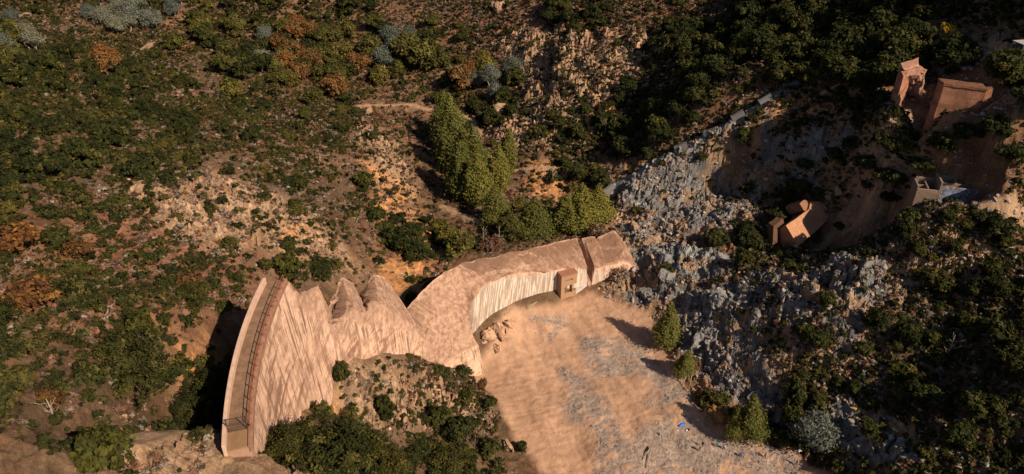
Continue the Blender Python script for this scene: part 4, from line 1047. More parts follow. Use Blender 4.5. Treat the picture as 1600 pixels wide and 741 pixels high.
def grow():
    taken = {}
    def free(x, y, r):
        for gx in range(int((x - r) // 6) - 1, int((x + r) // 6) + 2):
            for gy in range(int((y - r) // 6) - 1, int((y + r) // 6) + 2):
                for (a, b, q) in taken.get((gx, gy), ()):
                    if (a - x) ** 2 + (b - y) ** 2 < ((r + q) * .62) ** 2: return False
        taken.setdefault((int(x // 6), int(y // 6)), []).append((x, y, r)); return True
    for p in PLACED: taken.setdefault((int(p[0] // 6), int(p[1] // 6)), []).append(p)
    cand = []
    x, y, z, ty = scatter(0, .08, 501)
    for a, b, c, t in zip(x, y, z, ty):
        T = TYPE[t]; h = T[7][0] + (T[7][1] - T[7][0]) * RNG.random() ** 1.3; sp = T[0][0][RNG.integers(len(T[0][0]))]
        if free(a, b, h * .38):
            px, py, dep = project(a, b, c); vis = 1 if -60 < px < 1660 and -10 < py < 800 else .001
            cand.append((h / dep * vis, sp, a, b, c, h))
    individuals(cand, 240)
    cand = []
    for di, sp, seed in ((1, 'bush', 511), (2, 'olivebush', 513)):
        x, y, z, ty = scatter(di, .14, seed)
        for a, b, c, t in zip(x, y, z, ty):
            h = .9 + 1.9 * RNG.random() ** 1.6
            if t == 'K' or t == 'D': h *= 1.25
            if free(a, b, h * .5):
                px, py, dep = project(a, b, c); vis = 1 if -60 < px < 1660 and -10 < py < 800 else .001
                cand.append((h / dep * vis, sp, a, b, c, h))
    individuals(cand, 290)
    for di, sp, seed, hh in ((3, 'scrub', 521, (.35, 1.25)), (4, 'oliverscrub', 523, (.3, 1.05)), (5, 'heather', 525, (.35, 1.05)), (6, 'greyscrub', 527, (.2, .7))):
        x, y, z, ty = scatter(di, 1.2, seed)
        key = {'scrub': 'dark_scrub', 'oliverscrub': 'olive_scrub', 'heather': 'dry_heather', 'greyscrub': 'grey_brush'}[sp]
        for a, b, c in zip(x, y, z):
            h = hh[0] + (hh[1] - hh[0]) * RNG.random() ** 1.8
            far = b > 210
            mass_add(key, SPECIES[sp][RNG.integers(len(SPECIES[sp]))][2], a, b, c - .1 * h, h * (1.15 if far else 1), h * (1.0 + .3 * RNG.random()), RNG.random() * 6.28)
    labels = dict(woodland=('woodland', 'far dark and olive trees merging into woodland'), undergrowth=('undergrowth', 'small dark bushes filling the gaps between larger ones'), dark_scrub=('scrub', 'low dark green scrub covering the hillsides'),
                  olive_scrub=('scrub', 'low olive green scrub scattered over the hillsides'), dry_heather=('heather', 'dry reddish brown heather on the open slopes'), grey_brush=('brush', 'pale grey twiggy brush and straw on the stony ground'))
    for k, lst in MASS.items():
        V = np.concatenate([q[0] for q in lst]); C = np.concatenate([q[1] for q in lst]); F = np.arange(len(V)).reshape(-1, 4)
        o = link(k, mesh_np(k, V, F, LEAF, False, C)); tag(o, labels[k][1], labels[k][0], kind='stuff')
        print('mass', k, len(lst), len(F))
grow()
name_apart()

# ------------------------------------------------------------------ stones
def stone_protos(n, sub, seed, flat=.75):
    import bmesh
    out = []
    for k in range(n):
        bm = bmesh.new(); bmesh.ops.create_icosphere(bm, subdivisions=sub, radius=1.0)
        V = np.array([v.co[:] for v in bm.verts]); F = np.array([[v.index for v in f.verts] for f in bm.faces]); bm.free()
        rng = np.random.default_rng(seed + k)
        for _ in range(9):                                    # chip flat faces off
            d = rng.normal(size=3); d /= np.linalg.norm(d); c = .30 + .38 * rng.random(); s = V @ d
            V = V - np.maximum(s - c, 0)[:, None] * d
        V = V * (np.array([1, .75 + .25 * rng.random(), flat * (.7 + .5 * rng.random())]))
        V += (np.stack([fbm(V[:, 0] * 3 + k, V[:, 1] * 3 + V[:, 2] * 2, 1.2, 2, 600 + j) for j in range(3)], 1) - .5) * .10
        out.append((V, F))
    return out
PEB = stone_protos(6, 1, 900); ROK = stone_protos(8, 2, 950); BIG = stone_protos(6, 4, 980)
STONE = NT('stone', .92, .15); _v = STONE.attr('tint').outputs['Color']; _c = STONE.coords()
STONE.bump(STONE.noise(_c, 3.0, 5, .7), .6, .1)
STONE = STONE.base(STONE.mix(1.0, _v, STONE.ramp(STONE.noise(_c, 2.4, 5, .7), [(.3, .6), (.7, 1.4)]), 'MULTIPLY'))
def stone_mass(name, label, cat, pts, sizes, cols, protos):
    Vs, Fs, Cs = [], [], []; off = 0
    for (x, y, z), s, c in zip(pts, sizes, cols):
        V, F = protos[RNG.integers(len(protos))]; a = RNG.random() * 6.28; ca, sa = math.cos(a), math.sin(a)
        X = np.stack([V[:, 0] * ca - V[:, 1] * sa, V[:, 0] * sa + V[:, 1] * ca, V[:, 2]], 1) * s + (x, y, z + s * .15)
        Vs.append(X); Fs.append(F + off); Cs.append(np.repeat(np.array(c)[None], len(V), 0)); off += len(V)
    o = link(name, mesh_np(name, np.concatenate(Vs), np.concatenate(Fs), STONE, False, np.concatenate(Cs)))
    return tag(o, label, cat, kind='stuff')
GREYS = [(.19, .175, .165), (.12, .11, .105), (.28, .26, .245), (.22, .165, .13), (.16, .12, .095)]
TANS = [(.33, .21, .13), (.26, .155, .095), (.19, .11, .068), (.38, .26, .175)]
def zone_points(fn, n, seed, box=(-230, 230, 44, 344)):
    rng = np.random.default_rng(seed); y = box[2] + (box[3] - box[2]) * rng.random(n); x = box[0] + (box[1] - box[0]) * rng.random(n)
    ok = np.abs(x / half_width(y)) < 1.12; x, y = x[ok], y[ok]
    w = fn(x, y); ok = rng.random(len(x)) < w; x, y = x[ok], y[ok]
    r = np.hypot(x - DC[0], y - DC[1]); z = ground_z(x, y); ok = ~((r > r_down(np.clip(z, 0, 62)) - .5) & (r < 95) & (x < 30) & (y > 50)); x, y, z = x[ok], y[ok], z[ok]
    return np.stack([x, y, z], 1)
def scatter_stones():
    g = zone_points(lambda x, y: gsample(ZONES['grav'], x, y) * (.25 + 1.5 * sstep(.5, .65, fbm(x, y, 4, 3, 701))) * .5, 160000, 1, (-12, 75, 60, 160))
    s = .05 + .22 * RNG.random(len(g)) ** 3.5
    stone_mass('river_gravel', 'grey river gravel and cobbles on the sand', 'gravel', g, s, [GREYS[RNG.integers(5)] for _ in g], PEB)
    g = zone_points(lambda x, y: gsample(ZONES['sand'], x, y) * .10, 60000, 2, (-12, 75, 60, 160))
    stone_mass('sand_pebbles', 'scattered pebbles on the open sand', 'pebbles', g, .04 + .16 * RNG.random(len(g)) ** 4, [GREYS[RNG.integers(5)] if RNG.random() < .6 else (.5, .42, .34) for _ in g], PEB)
    g = zone_points(lambda x, y: np.clip(gsample(ZONES['tan'], x, y), 0, 1) * (.1 + sstep(.45, .6, fbm(x, y, 9, 3, 705))) * (1 - gsample(ZONES['path'], x, y)), 130000, 3)
    stone_mass('tan_scree', 'tan broken stones on the bare slopes', 'scree', g, .10 + .6 * RNG.random(len(g)) ** 3.5, [TANS[RNG.integers(4)] for _ in g], ROK)
    g = zone_points(lambda x, y: gsample(ZONES['rock'], x, y) * .12 + (.14 + .40 * sstep(.45, .6, fbm(x, y, 8, 3, 709))) * (x > 22) * (y < 205) * (1 - gsample(ZONES['sand'], x, y)), 170000, 4, (8, 140, 60, 260))
    stone_mass('grey_scree', 'grey angular rubble over the cliffs and the right slope', 'scree', g, .10 + .75 * RNG.random(len(g)) ** 4.5, [GREYS[RNG.integers(5)] if RNG.random() < .8 else TANS[1:][RNG.integers(2)] if 0 else TANS[RNG.integers(4)] for _ in g], ROK)
    g = zone_points(lambda x, y: (x < 20) * (y > 60) * (1 - gsample(ZONES['sand'], x, y)) * (1 - gsample(ZONES['tan'], x, y)) * sstep(.45, .62, fbm(x, y, 10, 3, 713)) * .35, 40000, 5)
    stone_mass('hill_stones', 'small tan stones between the scrub', 'stones', g, .08 + .4 * RNG.random(len(g)) ** 3, [TANS[RNG.integers(4)] for _ in g], ROK)
scatter_stones()
BOULDERS = [  # photo x, y, radius m, squash, tone, label
 (1010,462,3.6,.75,'g','big grey boulder at the top edge of the sand'), (975,425,2.2,.8,'g','dark grey boulder between dam tip and the brown bush'), (1020,380,3.2,.7,'t','tan rounded outcrop above the gravel track'),
 (990,358,2.6,.7,'t','tan boulder where the gravel track starts, above the dam tip'), (1045,432,2.6,.8,'g','dark grey boulder behind the big sand-edge boulder'), (1080,420,2.8,.8,'t','boulder beside the end of the curved gravel track'),
 (764,522,2.5,1.0,'d','broken concrete chunk leaning under the low dam wall'), (782,522,3.2,1.15,'d','largest broken concrete chunk beside the sheared dam end'), (794,508,2.2,.8,'d','flat concrete chunk topmost in the pile under the low wall'),
 (776,545,1.7,.6,'d','low concrete chunk half buried in the sand by the dam end'), (758,535,1.2,.7,'d','small concrete chunk in the dark gap of the dam end'),
 (1090,540,3.0,1.0,'g','grey knob of rock right of the sand-edge poplars'), (1125,470,3.2,.9,'g','dark grey ridge rock above the sand-edge poplar'), (1180,620,2.4,.8,'g','grey rock behind the tree clump over the people'),
 (1310,300,1.7,.8,'t','tan boulder above the rounded end of the fallen block'), (1297,310,1.4,.8,'t','smaller tan boulder touching the fallen block'), (1320,312,1.3,.7,'t','tan boulder under the dark bush right of the fallen block'),
 (578,176,2.8,.8,'t','grey rock outcrop on the ridge left of the poplars'), (775,14,4.5,1.1,'t','pale rock pinnacle at the top of the tan hill'), (1115,205,1.8,.7,'t','tan boulder beside the grey pipe path'), (1130,222,1.6,.7,'t','tan boulder below the grey pipe path'),
 (1090,657,.45,.8,'p','white boulder in the tree shadow on the gravel'), (1059,673,.32,.8,'p','white stone on the sand below the blue bag'), (795,700,2.0,.7,'t','pale rock on the foreground slope at the edge of the sand'),
 (810,125,4,.9,'t','tan crag on the left shoulder of the stony hill'), (870,140,4,1.0,'t','tan crag in the middle of the stony hill'), (780,175,4,.9,'t','tan crag directly above the valley track'),
]
def boulders():
    tone = dict(g=(.17, .16, .155), t=(.28, .175, .11), d=(.40, .24, .155), p=(.52, .46, .40))
    for k, (px, py, r, sq, c, lab) in enumerate(BOULDERS):
        V, F = BIG[k % len(BIG)]; q = gspot(px, py)
        n = np.stack([ridged(V[:, 0] * 2 + V[:, 2], V[:, 1] * 2 - V[:, 2] * 1.3 + k * 3, .9, 4, 720 + j) for j in range(3)], 1) - .5
        V = (V + n * .32) * np.array([1, 1, sq / .75]) * r
        col = np.array(tone[c])[None] * (.7 + .6 * fbm(V[:, 0] + V[:, 2], V[:, 1] - V[:, 2], r * .6, 3, 730 + k)[:, None])
        o = link('concrete_chunk' if c == 'd' else 'boulder', mesh_np('boulder', V, F, STONE, False, col)); o.location = (q[0], q[1], q[2] + r * sq * .18); o.rotation_euler = (0, 0, k * 1.7)
        tag(o, lab, 'concrete chunk' if c == 'd' else 'boulder')
boulders()

# ------------------------------------------------------------------ valve house at the foot of the low wall
def valve_house():
    A = at(876, 470, 5.2); B = at(903, 462, 5.2)
    d = B - A; d /= np.linalg.norm(d); n = V3(-d[1], d[0], 0); L, D, H = 4.6, 4.6, 7.4
    r = empty('valve_house', A, 'small square concrete hut with a broken hole, built against the low dam wall', 'concrete hut'); z = lambda q, h_: q + V3(0, 0, h_)
    hut = concrete('hut_concrete', ((.54, .34, .21), (.26, .14, .085), (.16, .09, .06)), .6)
    P = lambda u, v_, h_: d * u + n * v_ + V3(0, 0, h_)
    m = MB()
    # front wall built round the broken opening (u 1.3..3.6, h 1.7..3.9) and the slot
    xs = [0, 1.2, 2.0, 3.4, L]; 
    def slab(u0, u1, h0, h1, v0=0, v1=.6): m.hull8([P(u0, v0, h0), P(u1, v0, h0), P(u1, v1, h0), P(u0, v1, h0)], [P(u0, v0, h1), P(u1, v0, h1), P(u1, v1, h1), P(u0, v1, h1)])
    slab(0, 1.1, -2, H); slab(1.1, 4.1, -2, 1.7); slab(1.1, L, 4.2, 5.6); slab(3.4, 4.1, 1.7, 2.1); slab(4.1, L, -2, 2.4)
    slab(1.1, 1.3, 5.6, 6.1); slab(3.3, L, 5.6, 6.1); slab(1.1, L, 6.1, H); slab(1.1, 1.6, 3.8, 4.2)
    slab(0, .6, -2, H, .6, D); slab(L - .6, L, -2, H - .2, 1.4, D); slab(.6, L - .6, -2, H, D - .5, D)
    m.build('wall', hut, r, bevel=.04)
    m = MB(); m.hull8([P(-.15, -.15, H + .003), P(L + .1, -.15, H + .003), P(L + .1, D, H + .003), P(-.15, D, H + .003)], [P(-.15, -.15, H + .4), P(L + .1, -.15, H + .4), P(L + .1, D, H + .6), P(-.15, D, H + .6)])
    m.build('roof', BLOCK_MAT, r, bevel=.06)
    m = MB(); m.tube([P(1.9, 1.6, 2.8), P(1.9, 3.0, 2.8)], .8, 14); m.build('pipe', RUST, r, True)
    m = MB(); m.hull8([P(L + .003, .1, -2), P(L + 6.5, 1.5, -2), P(L + 6.5, 3.6, -2), P(L + .003, 3, -2)], [P(L + .003, .2, 1.1), P(L + 6.3, 1.7, 2.2), P(L + 6.3, 3.4, 2.4), P(L + .003, 2.8, 1.4)])
    pale = concrete('graffiti_washed_concrete', ((.52, .45, .40), (.26, .22, .20), (.14, .12, .12)), .9, 0, False)
    m.build('footing', pale, r, bevel=.1)
valve_house()

# ------------------------------------------------------------------ old pipe segments along the grey path
PIPEMAT = plain('grey_pipe_concrete', (.115, .11, .108), .9, .35, 1.5); BORE_SHADE = plain('painted_bore_shade', (.02, .02, .022), .9)
PIPES = [(1228,142,1247,131,'uppermost grey concrete pipe length on the hillside path'), (1187,164,1216,147,'second highest grey pipe length, lying along the hillside path'), (1145,188,1176,170,'third pipe length down the path, above the tan boulder'),
         (1102,212,1130,203,'pipe length in the middle of the grey path, above the grey cliff'), (1056,236,1082,226,'pipe length at the top corner of the grey cliff'), (944,304,960,291,'lowest pipe length, at the bottom end of the grey path')]
for x0, y0, x1, y1, lab in PIPES:
    a, b = gspot(x0, y0), gspot(x1, y1); d = b - a; L = min(np.linalg.norm(d), 3.8); d = d / np.linalg.norm(d)
    r = empty('concrete_pipe', a, lab, 'pipe', 'pipe lengths along the hillside path'); m = MB()
    side = np.cross(d, (0, 0, 1)); side /= np.linalg.norm(side); up = np.cross(side, d); R0, R1, n = 1.2, .98, 18
    ring = lambda o, R: [o + R * (side * math.cos(t) + up * math.sin(t)) for t in np.linspace(0, 2 * math.pi, n, endpoint=False)]
    o0 = up * .35; rings = [ring(o0 + d * L, R1), ring(o0 + d * L, R0), ring(o0 + d * .5, R0), ring(o0 + d * .5, R0 + .12), ring(o0, R0 + .12), ring(o0, R1), ring(o0 + d * 1.5, R1)]
    for p, q in zip(rings[:-1], rings[1:]):
        for k in range(n): e = (k + 1) % n; m.poly([p[k], q[k], q[e], p[e]])
    m.build('barrel', PIPEMAT, r)
    m = MB(); m.poly(ring(o0 + d * 1.45, R1 - .005)); m.build('bore_shade_disc', BORE_SHADE, r)  # near-black disc across the bore, painting the shade inside the open pipe

# ------------------------------------------------------------------ ruins, walls and the small hut
def low_wall():
    pts = [gspot(*q) for q in ((1262,159),(1282,149),(1302,139),(1322,129))]; m = MB()
    for a, b in zip(pts[:-1], pts[1:]):
        d = b - a; d /= np.linalg.norm(d); n = V3(-d[1], d[0], 0) * .35; b = b - d * .004
        m.hull8([a - n - V3(0, 0, 1.5), b - n - V3(0, 0, 1.5), b + n - V3(0, 0, 1.5), a + n - V3(0, 0, 1.5)], [a - n + V3(0, 0, .9), b - n + V3(0, 0, .9), b + n + V3(0, 0, .9), a + n + V3(0, 0, .9)])
    o = m.build('low_wall', concrete('wall_concrete', ((.44, .29, .19), (.28, .17, .11), (.2, .12, .08)), .3, 0, False)); tag(o, 'thin straight concrete kerb wall climbing the hillside above the grey cliff', 'low wall')
low_wall()
def ruin():
    a, b = at(1468, 304, 41.6), at(1533, 311, 41.6)
    L = np.linalg.norm(b - a); d = (b - a) / L; n = V3(-d[1], d[0], 0)
    r = empty('ruined_building', a, 'roofless ruined building with low walls and blue graffiti, on the right slope', 'ruin'); P = lambda u, v_, h_: d * u + n * v_ + V3(0, 0, h_)
    rc = concrete('ruin_concrete', ((.24, .17, .125), (.13, .085, .065), (.08, .06, .05)), .5, 0, False)
    g = NT('graffiti_wall', .9); v = g.coords(); f = g.noise(v, .9, 4, .7, 1.0); g.bump(g.noise(v, 6, 4), .3, .05)
    gm = g.base(g.mix(g.ramp(f, [(.48, 0), (.55, 1)]), (.13, .11, .10), g.mix(g.ramp(g.noise(v, 2.2, 3), [(.45, 0), (.6, 1)]), (.16, .22, .38), (.34, .34, .38))))
    def wall(name, u0, u1, v0, v1, h0, h1, mat, k=0.0):
        m = MB(); m.hull8([P(u0, v0, h0), P(u1, v0, h0), P(u1, v1, h0), P(u0, v1, h0)], [P(u0, v0, h1), P(u1, v0, h1 - k), P(u1, v1, h1 - k), P(u0, v1, h1)]); return m.build(name, mat, r, bevel=.03)
    wall('floor', -.2, L, .36, 4.6, -4, .1, rc)
    wall('front_wall', 0, L, 0, .35, -4, 2.0, gm); wall('back_wall', 0, L, 4.65, 5.0, -4, 2.6, rc); wall('end_wall', L + .003, L + .38, 0, 5.0, -4, 2.9, rc, .0); wall('end_wall', -.38, -.003, 0, 5.0, -4, 3.0, rc)
    wall('inner_wall', .003, L - .003, 2.3, 2.55, .1, 1.9, rc)
    for u in (3.2, 5.4, 7.6): wall('pier', u, u + .45, 2.56, 4.64, .1, 2.3, rc)
    m = MB()
    def w2(u0, u1, v0, v1, h0, h1): m.hull8([P(u0, v0, h0), P(u1, v0, h0), P(u1, v1, h0), P(u0, v1, h0)], [P(u0, v0, h1), P(u1, v0, h1), P(u1, v1, h1), P(u0, v1, h1)])
    w2(-4.8, -.39, 0, .3, -5, .9); w2(-4.8, -4.5, .31, 4.4, -5, 1.4); w2(-4.49, -.39, 4.1, 4.4, -5, 1.9); w2(-2.7, -2.4, .31, 4.09, -5, 1.2); w2(-4.49, -2.71, 2.2, 2.4, -5, .9)
    m.build('broken_room', rc, r, bevel=.05)
ruin()
def hut():
    q = gspot(1596, 84); r = empty('small_hut', q, 'small dark hut with pale flat roof, at the upper right edge by the track', 'hut')
    m = MB(); m.box((0, 0, 1.1), (3.6, 3.0, 2.9), .2); m.build('wall', plain('hut_wall', (.06, .055, .06)), r, bevel=.02)
    m = MB(); m.box((0, 0, 2.65), (4.0, 3.4, .18), .2); m.build('roof', plain('hut_roof', (.30, .28, .27)), r, bevel=.02)
    m = MB(); m.box((.3, -1.53, .85), (.9, .08, 1.9), .2); m.build('door', plain('hut_door', (.12, .11, .12)), r)
hut()

# ------------------------------------------------------------------ dead wood
WOOD = plain('bleached_wood', (.27, .21, .155), .9, .3, 6)
def driftwood():
    q = gspot(1012, 716); A = gspot(1018, 702); m = MB(); off = q
    top = A + V3(0, 0, .9)
    m.tube([top - off, (top * .5 + (gspot(1004, 718) + V3(0, 0, .15)) * .5) - off + V3(0, 0, .12), gspot(1004, 719) + V3(0, 0, .12) - off], [.16, .13, .08], 7)
    m.tube([top - off, gspot(1014, 716) + V3(0, 0, .55) - off, gspot(1010, 732) + V3(0, 0, .12) - off], [.18, .16, .07], 7)
    m.tube([gspot(1008, 713) + V3(0, 0, .35) - off, gspot(1000, 715) + V3(0, 0, .1) - off], [.08, .04], 5)
    m.tube([gspot(1015, 720) + V3(0, 0, .35) - off, gspot(1019, 722) + V3(0, 0, .6) - off], [.09, .05], 5)
    o = m.build('driftwood', WOOD, None, True, loc=q); tag(o, 'bleached forked driftwood log propped up on the gravel in front', 'driftwood')
driftwood()
def log(name, lab, pts, rad, mat, h0=.2, cat='log'):
    P = [gspot(*q[:2]) + V3(0, 0, q[2] if len(q) > 2 else h0) for q in pts]; m = MB(); m.tube([p - P[0] for p in P], np.linspace(rad, rad * .5, len(P)), 7)
    o = m.build(name, mat, None, True, loc=P[0]); return tag(o, lab, cat)
log('fallen_log', 'bleached log lying on the grassy strip below the low wall', [(823,482),(832,477),(839,473)], .28, WOOD)
log('fallen_log', 'thin pale branch at the left foot of the low wall', [(788,493),(795,489),(800,483)], .16, WOOD)
log('fallen_log', 'brown fallen trunk on the gravel below the tree clump', [(1152,690),(1164,693),(1178,698)], .2, plain('brown_wood', (.22, .10, .05), .9))
log('leaning_stick', 'pale stick leaning left, at the foot of the short poplar', [(1066,604,.15),(1074,590,2.4)], .13, WOOD, cat='stick')
log('leaning_stick', 'pale stick leaning right, beside the other stick below the short poplar', [(1077,604,.15),(1082,586,2.2)], .12, WOOD, cat='stick')
log('leaning_stick', 'dark stick lying between the two pale leaning sticks', [(1067,606,.15),(1076,615,.2)], .12, BARK, cat='stick')
log('fallen_log', 'white dead branch on the orange slope above the jagged dam', [(622,429),(636,430),(650,434)], .16, WOOD)
log('stump', 'short dark stump standing on the open gravel', [(1030,680,.0),(1030,679,.7)], .22, BARK, cat='stump')
def dead_tree(px, py, h, lab):
    q = gspot(px, py); m = MB(); rng = np.random.default_rng(int(px)); m.tube([(0, 0, -.1), (.1, 0, h * .5), (0, .1, h)], [.16, .1, .03], 6)
    for k in range(9):
        z = h * (.3 + .6 * rng.random()); a = rng.random() * 6.28; l = h * .28 * rng.random() + .4
        m.tube([(0.05, 0, z), (l * .6 * math.cos(a), l * .6 * math.sin(a), z + l * .35), (l * math.cos(a), l * math.sin(a), z + l * .9)], [.06, .04, .015], 4)
    o = m.build('dead_tree', WOOD, None, True, loc=q); tag(o, lab, 'dead tree')
dead_tree(863, 287, 6, 'bleached dead tree at the right of the orange clearing, nearer one'); dead_tree(850, 280, 6.5, 'grey dead trunk behind the bleached dead tree by the clearing')
dead_tree(780, 386, 7, 'bare dead tree behind the low wall, left of the pale green trees'); dead_tree(945, 215, 7, 'thin dead tree in the dark wood above the grey path'); dead_tree(85, 655, 2.6, 'pale dead branches in the dark bushes at lower left')
dead_tree(1478, 560, 6, 'thin grey tree on the shaded right slope'); dead_tree(755, 380, 5, 'small bare tree behind the left part of the low wall')
def fence():
    r = None; pts = [gspot(*q) for q in ((1080,399),(1095,396),(1108,393),(1122,391))]; r = empty('path_fence', pts[0], 'low teal post fence along the gravel track in the shade', 'fence'); t = plain('teal_paint', (.03, .10, .09), .6)
    for p in pts: m = MB(); m.tube([p - pts[0], p - pts[0] + V3(0, 0, 1.2)], .07, 6); m.build('post', t, r)
    m = MB(); m.tube([p - pts[0] + V3(0, 0, 1.1) for p in pts], .035, 5); m.tube([p - pts[0] + V3(0, 0, .6) for p in pts], .035, 5); m.build('rail', t, r)
fence()

# ------------------------------------------------------------------ people on the gravel
def skin_mesh(name, joints, edges, mat, sub=1, root=0):
    me = bpy.data.meshes.new(name); me.from_pydata([j[0] for j in joints], edges, []); o = bpy.data.objects.new(name, me); COL.objects.link(o)
    m = o.modifiers.new('skin', 'SKIN'); m.use_smooth_shade = True
    for k, j in enumerate(joints):
        sv = me.skin_vertices[0].data[k]; rr = j[1]; sv.radius = (rr, rr) if not hasattr(rr, '__len__') else rr; sv.use_root = (k == root)
    if sub: s = o.modifiers.new('sub', 'SUBSURF'); s.levels = sub; s.render_levels = sub
    dg = bpy.context.evaluated_depsgraph_get(); me2 = bpy.data.meshes.new_from_object(o.evaluated_get(dg)); bpy.data.objects.remove(o); bpy.data.meshes.remove(me)
    me2.name = name; me2.materials.clear(); me2.materials.append(mat); me2.polygons.foreach_set('use_smooth', [True] * len(me2.polygons)); return me2
SKIN = plain('skin', (.45, .25, .17), .6, .08)
def person(px, py, rz, label, jacket, trousers, hair, bend=0.0, arm=(0.15, 0.15), stride=.12, sit=False, knee=0.0):
    q = gspot(px, py); r = empty('person', q, label, 'person', None, rz)
    J = {}; hip = .90 if not sit else .28
    if knee: hip -= .22 * knee
    sb, cb = math.sin(bend), math.cos(bend)
    def T(up, side=0, fwd=0): return (side, fwd * cb + up * sb - (.12 * sb if bend else 0), hip + up * cb - fwd * sb)
    pel = (0, 0, hip); jt = [(pel, (.15, .11)), (T(.22), (.14, .10)), (T(.42), (.17, .115)), (T(.53), (.075, .07)), (T(.60, 0, .02), (.062, .062)), (T(.70, 0, .03), (.085, .10)), (T(.80, 0, .02), (.07, .08))]
    ed = [(0, 1), (1, 2), (2, 3), (3, 4), (4, 5), (5, 6)]; legs = []; arms = []
    for s in (-1, 1):
        k = len(jt); st = stride * s
        if sit: kn, an, to = (s * .13, .42, .42), (s * .13, .62, .06), (s * .14, .80, .05)
        else: kn, an, to = (s * .11, st * .6 + .10 * (1 + 2 * knee) * (knee > 0) + .02, .47 - .08 * knee), (s * .12, st - .02, .08), (s * .13, st + .16, .035)
        hp = (s * .095, 0, hip - .04); jt += [(hp, .088), (kn, .06), (an, .042), (to, .035)]; ed += [(0, k), (k, k + 1), (k + 1, k + 2), (k + 2, k + 3)]; legs.append((hp, kn, an))
        k = len(jt); sh = T(.47, s * .19, 0); a = arm[0 if s < 0 else 1]
        el = (sh[0] + s * .06, sh[1] + .28 * math.sin(a), sh[2] - .28 * math.cos(a)); wr = (el[0] - s * .01, el[1] + .25 * math.sin(a + .35), el[2] - .25 * math.cos(a + .35))
        u = np.array(wr) - np.array(el); u /= np.linalg.norm(u); pm = tuple(np.array(wr) + u * .06)
        jt += [(sh, .055), (el, .042), (wr, .03), (pm, (.04, .018))]; ed += [(2, k), (k, k + 1), (k + 1, k + 2), (k + 2, k + 3)]; arms.append((sh, el, wr, pm, u))
    me = skin_mesh('body', jt, ed, SKIN, 1)
    bm_objs = [me]
    for s, (sh, el, wr, pm, u) in zip((-1, 1), arms):            # five fingers, each its own short chain rooted in the palm
        side = np.array((0, 1.0, 0)); side -= u * (side @ u); side /= np.linalg.norm(side) + 1e-9
        for off, L in ((-.030, .062), (-.010, .078), (.010, .072), (.028, .055)):
            b = np.array(pm) + side * off; c = np.array((-s * .012, 0, 0)); bm_objs.append(skin_mesh('finger', [(tuple(b), .0095), (tuple(b + u * L * .6 + c * .6), .009), (tuple(b + u * L + c * 2), .0075)], [(0, 1), (1, 2)], SKIN, 0))
        b = np.array(wr) + u * .03 + side * .03; bm_objs.append(skin_mesh('thumb', [(tuple(b), .011), (tuple(b + side * .03 + u * .025), .010), (tuple(b + side * .038 + u * .055), .0085)], [(0, 1), (1, 2)], SKIN, 0))
    import bmesh
    bm = bmesh.new()
    for m_ in bm_objs: bm.from_mesh(m_)
    hd = np.array(T(.70, 0, .03)); f = np.array((0, cb, -sb)); up = np.array((0, sb, cb))
    def ball(c, rx, ry, rz_): 
        g = bmesh.ops.create_icosphere(bm, subdivisions=2, radius=1.0); 
        for v in g['verts']: v.co = Vector((v.co.x * rx + c[0], v.co.y * ry + c[1], v.co.z * rz_ + c[2]))
    ball(hd + f * .105 - up * .01, .014, .018, .022); ball(hd + f * .088 - up * .055, .028, .012, .009)
    for s in (-1, 1): ball(hd + np.array((s * .086, 0, 0)) - up * .01, .012, .022, .03)
    bm.to_mesh(me); bm.free(); link('body', me, r)
    for s in (-1, 1):
        m = MB(); e = hd + np.array((s * .032, 0, 0)) + f * .096 + up * .018; m.tube([e - f * .01, e + f * .004], .012, 8); m.build('eye', plain('eye_dark', (.02, .015, .012), .3), r)
    jm = plain('jacket_cloth', jacket, .9, .15, 8); tm = plain('trouser_cloth', trousers, .9, .15, 8)
    j2 = [(T(-.04), (.165, .125)), (T(.22), (.16, .12)), (T(.43), (.19, .135)), (T(.54), (.085, .08))]; e2 = [(0, 1), (1, 2), (2, 3)]
    for sh, el, wr, pm, u in arms: k = len(j2); j2 += [(sh, .072), (el, .058), (tuple(np.array(wr) - u * .02), .045)]; e2 += [(2, k), (k, k + 1), (k + 1, k + 2)]
    link('jacket', skin_mesh('jacket', j2, e2, jm, 1), r)
    j3 = [(pel, (.158, .122))]; e3 = []
    for hp, kn, an in legs: k = len(j3); j3 += [(hp, .105), (kn, .077), (tuple(np.array(an) + (0, 0, .03)), .06)]; e3 += [(0, k), (k, k + 1), (k + 1, k + 2)]
    link('trousers', skin_mesh('trousers', j3, e3, tm, 1), r)
    hm = bpy.data.meshes.new('hair'); bm = bmesh.new(); bmesh.ops.create_icosphere(bm, subdivisions=2, radius=1.0)
    for v in bm.verts: p = hd - f * .018 + up * .035 + np.array((v.co.x * .094, 0, 0)) + f * v.co.y * .105 + up * v.co.z * .095; v.co = Vector(p)
    bmesh.ops.delete(bm, geom=[v for v in bm.verts if (np.array(v.co) - hd) @ f > .05 and (np.array(v.co) - hd) @ up < .05], context='VERTS')
    bm.to_mesh(hm); bm.free(); hm.materials.append(plain('hair', hair, .7, .2, 20)); link('hair', hm, r)
    return r
person(1097.5, 698, 2.2, 'person in dark clothes and green trousers, standing behind the one in dark red', (.02, .015, .015), (.03, .055, .05), (.12, .04, .02), stride=.05)
person(1093.2, 705, .8, 'person in dark red jacket with a pale cap, standing nearer the camera', (.06, .01, .015), (.10, .11, .14), (.42, .38, .36), stride=.14)
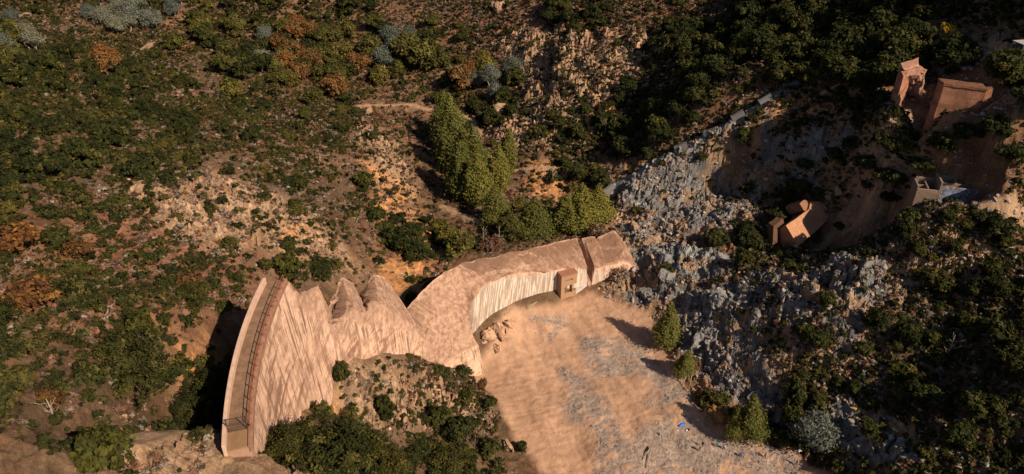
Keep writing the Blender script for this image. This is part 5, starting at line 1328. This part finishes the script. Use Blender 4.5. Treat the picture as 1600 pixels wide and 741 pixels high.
person(1120, 699, -1.2, 'person in a teal jacket bending forward on the gravel', (.03, .30, .28), (.02, .02, .03), (.03, .02, .015), bend=1.0, arm=(.4, .7), knee=.3)
person(1130, 702, -1.9, 'person in pale blue top and dark navy trousers bending beside the teal one', (.30, .50, .60), (.02, .03, .09), (.04, .025, .02), bend=1.2, arm=(.5, .6), knee=.2)
person(1156, 713.5, -2.0, 'person in a bright blue jacket, crouched low on the gravel', (.02, .14, .62), (.03, .04, .06), (.03, .02, .015), bend=.5, arm=(.3, .6), knee=1.0)
person(1195, 715.5, 1.0, 'person all in dark grey walking on the open gravel', (.025, .03, .03), (.02, .022, .025), (.02, .015, .012), stride=.2)
person(1246.5, 711, -1.0, 'person in a white top and jeans leaning forward near the silver tree', (.72, .66, .74), (.12, .20, .36), (.06, .04, .03), bend=.6, arm=(.5, .8))
person(1245, 727, 2.0, 'person in beige and grey near the corner of the gravel', (.42, .33, .26), (.18, .16, .15), (.35, .2, .1), stride=.2, bend=.15)
person(1224, 693, -2.4, 'person in a red jacket sitting in the deep shade of the silver tree', (.50, .03, .02), (.04, .03, .03), (.03, .02, .015), sit=True, bend=.1, arm=(.7, .9))

def bags():
    q = gspot(1065, 665); r = empty('sleeping_bag', q, 'bright blue rolled bag with a dark red end, lying on the sand', 'bag', None, .55)
    m = MB(); m.tube([(-.75, 0, .16), (-.68, 0, .17), (0, 0, .2), (.55, 0, .21), (.6, 0, .21)], [.12, .2, .24, .24, .2], 10); m.build('body', plain('blue_nylon', (.02, .16, .75), .5, .25, 6), r, True)
    m = MB(); m.tube([(.605, 0, .2), (.72, 0, .2), (.95, .05, .16)], [.2, .24, .12], 9); m.build('red_end', plain('dark_red_nylon', (.14, .01, .03), .6), r, True)
    q = gspot(1075, 672.5); r = empty('backpack', q, 'black backpack with a white towel on the sand', 'backpack', None, .4)
    m = MB(); m.box((.15, 0, .22), (.5, .36, .5), .3, .75); m.build('pack', plain('black_nylon', (.012, .012, .015), .7), r, bevel=.09)
    m = MB(); m.box((-.32, .05, .14), (.42, .34, .26), .1, .7); m.build('towel', plain('white_towel', (.68, .66, .66), .9), r, bevel=.08)
bags()
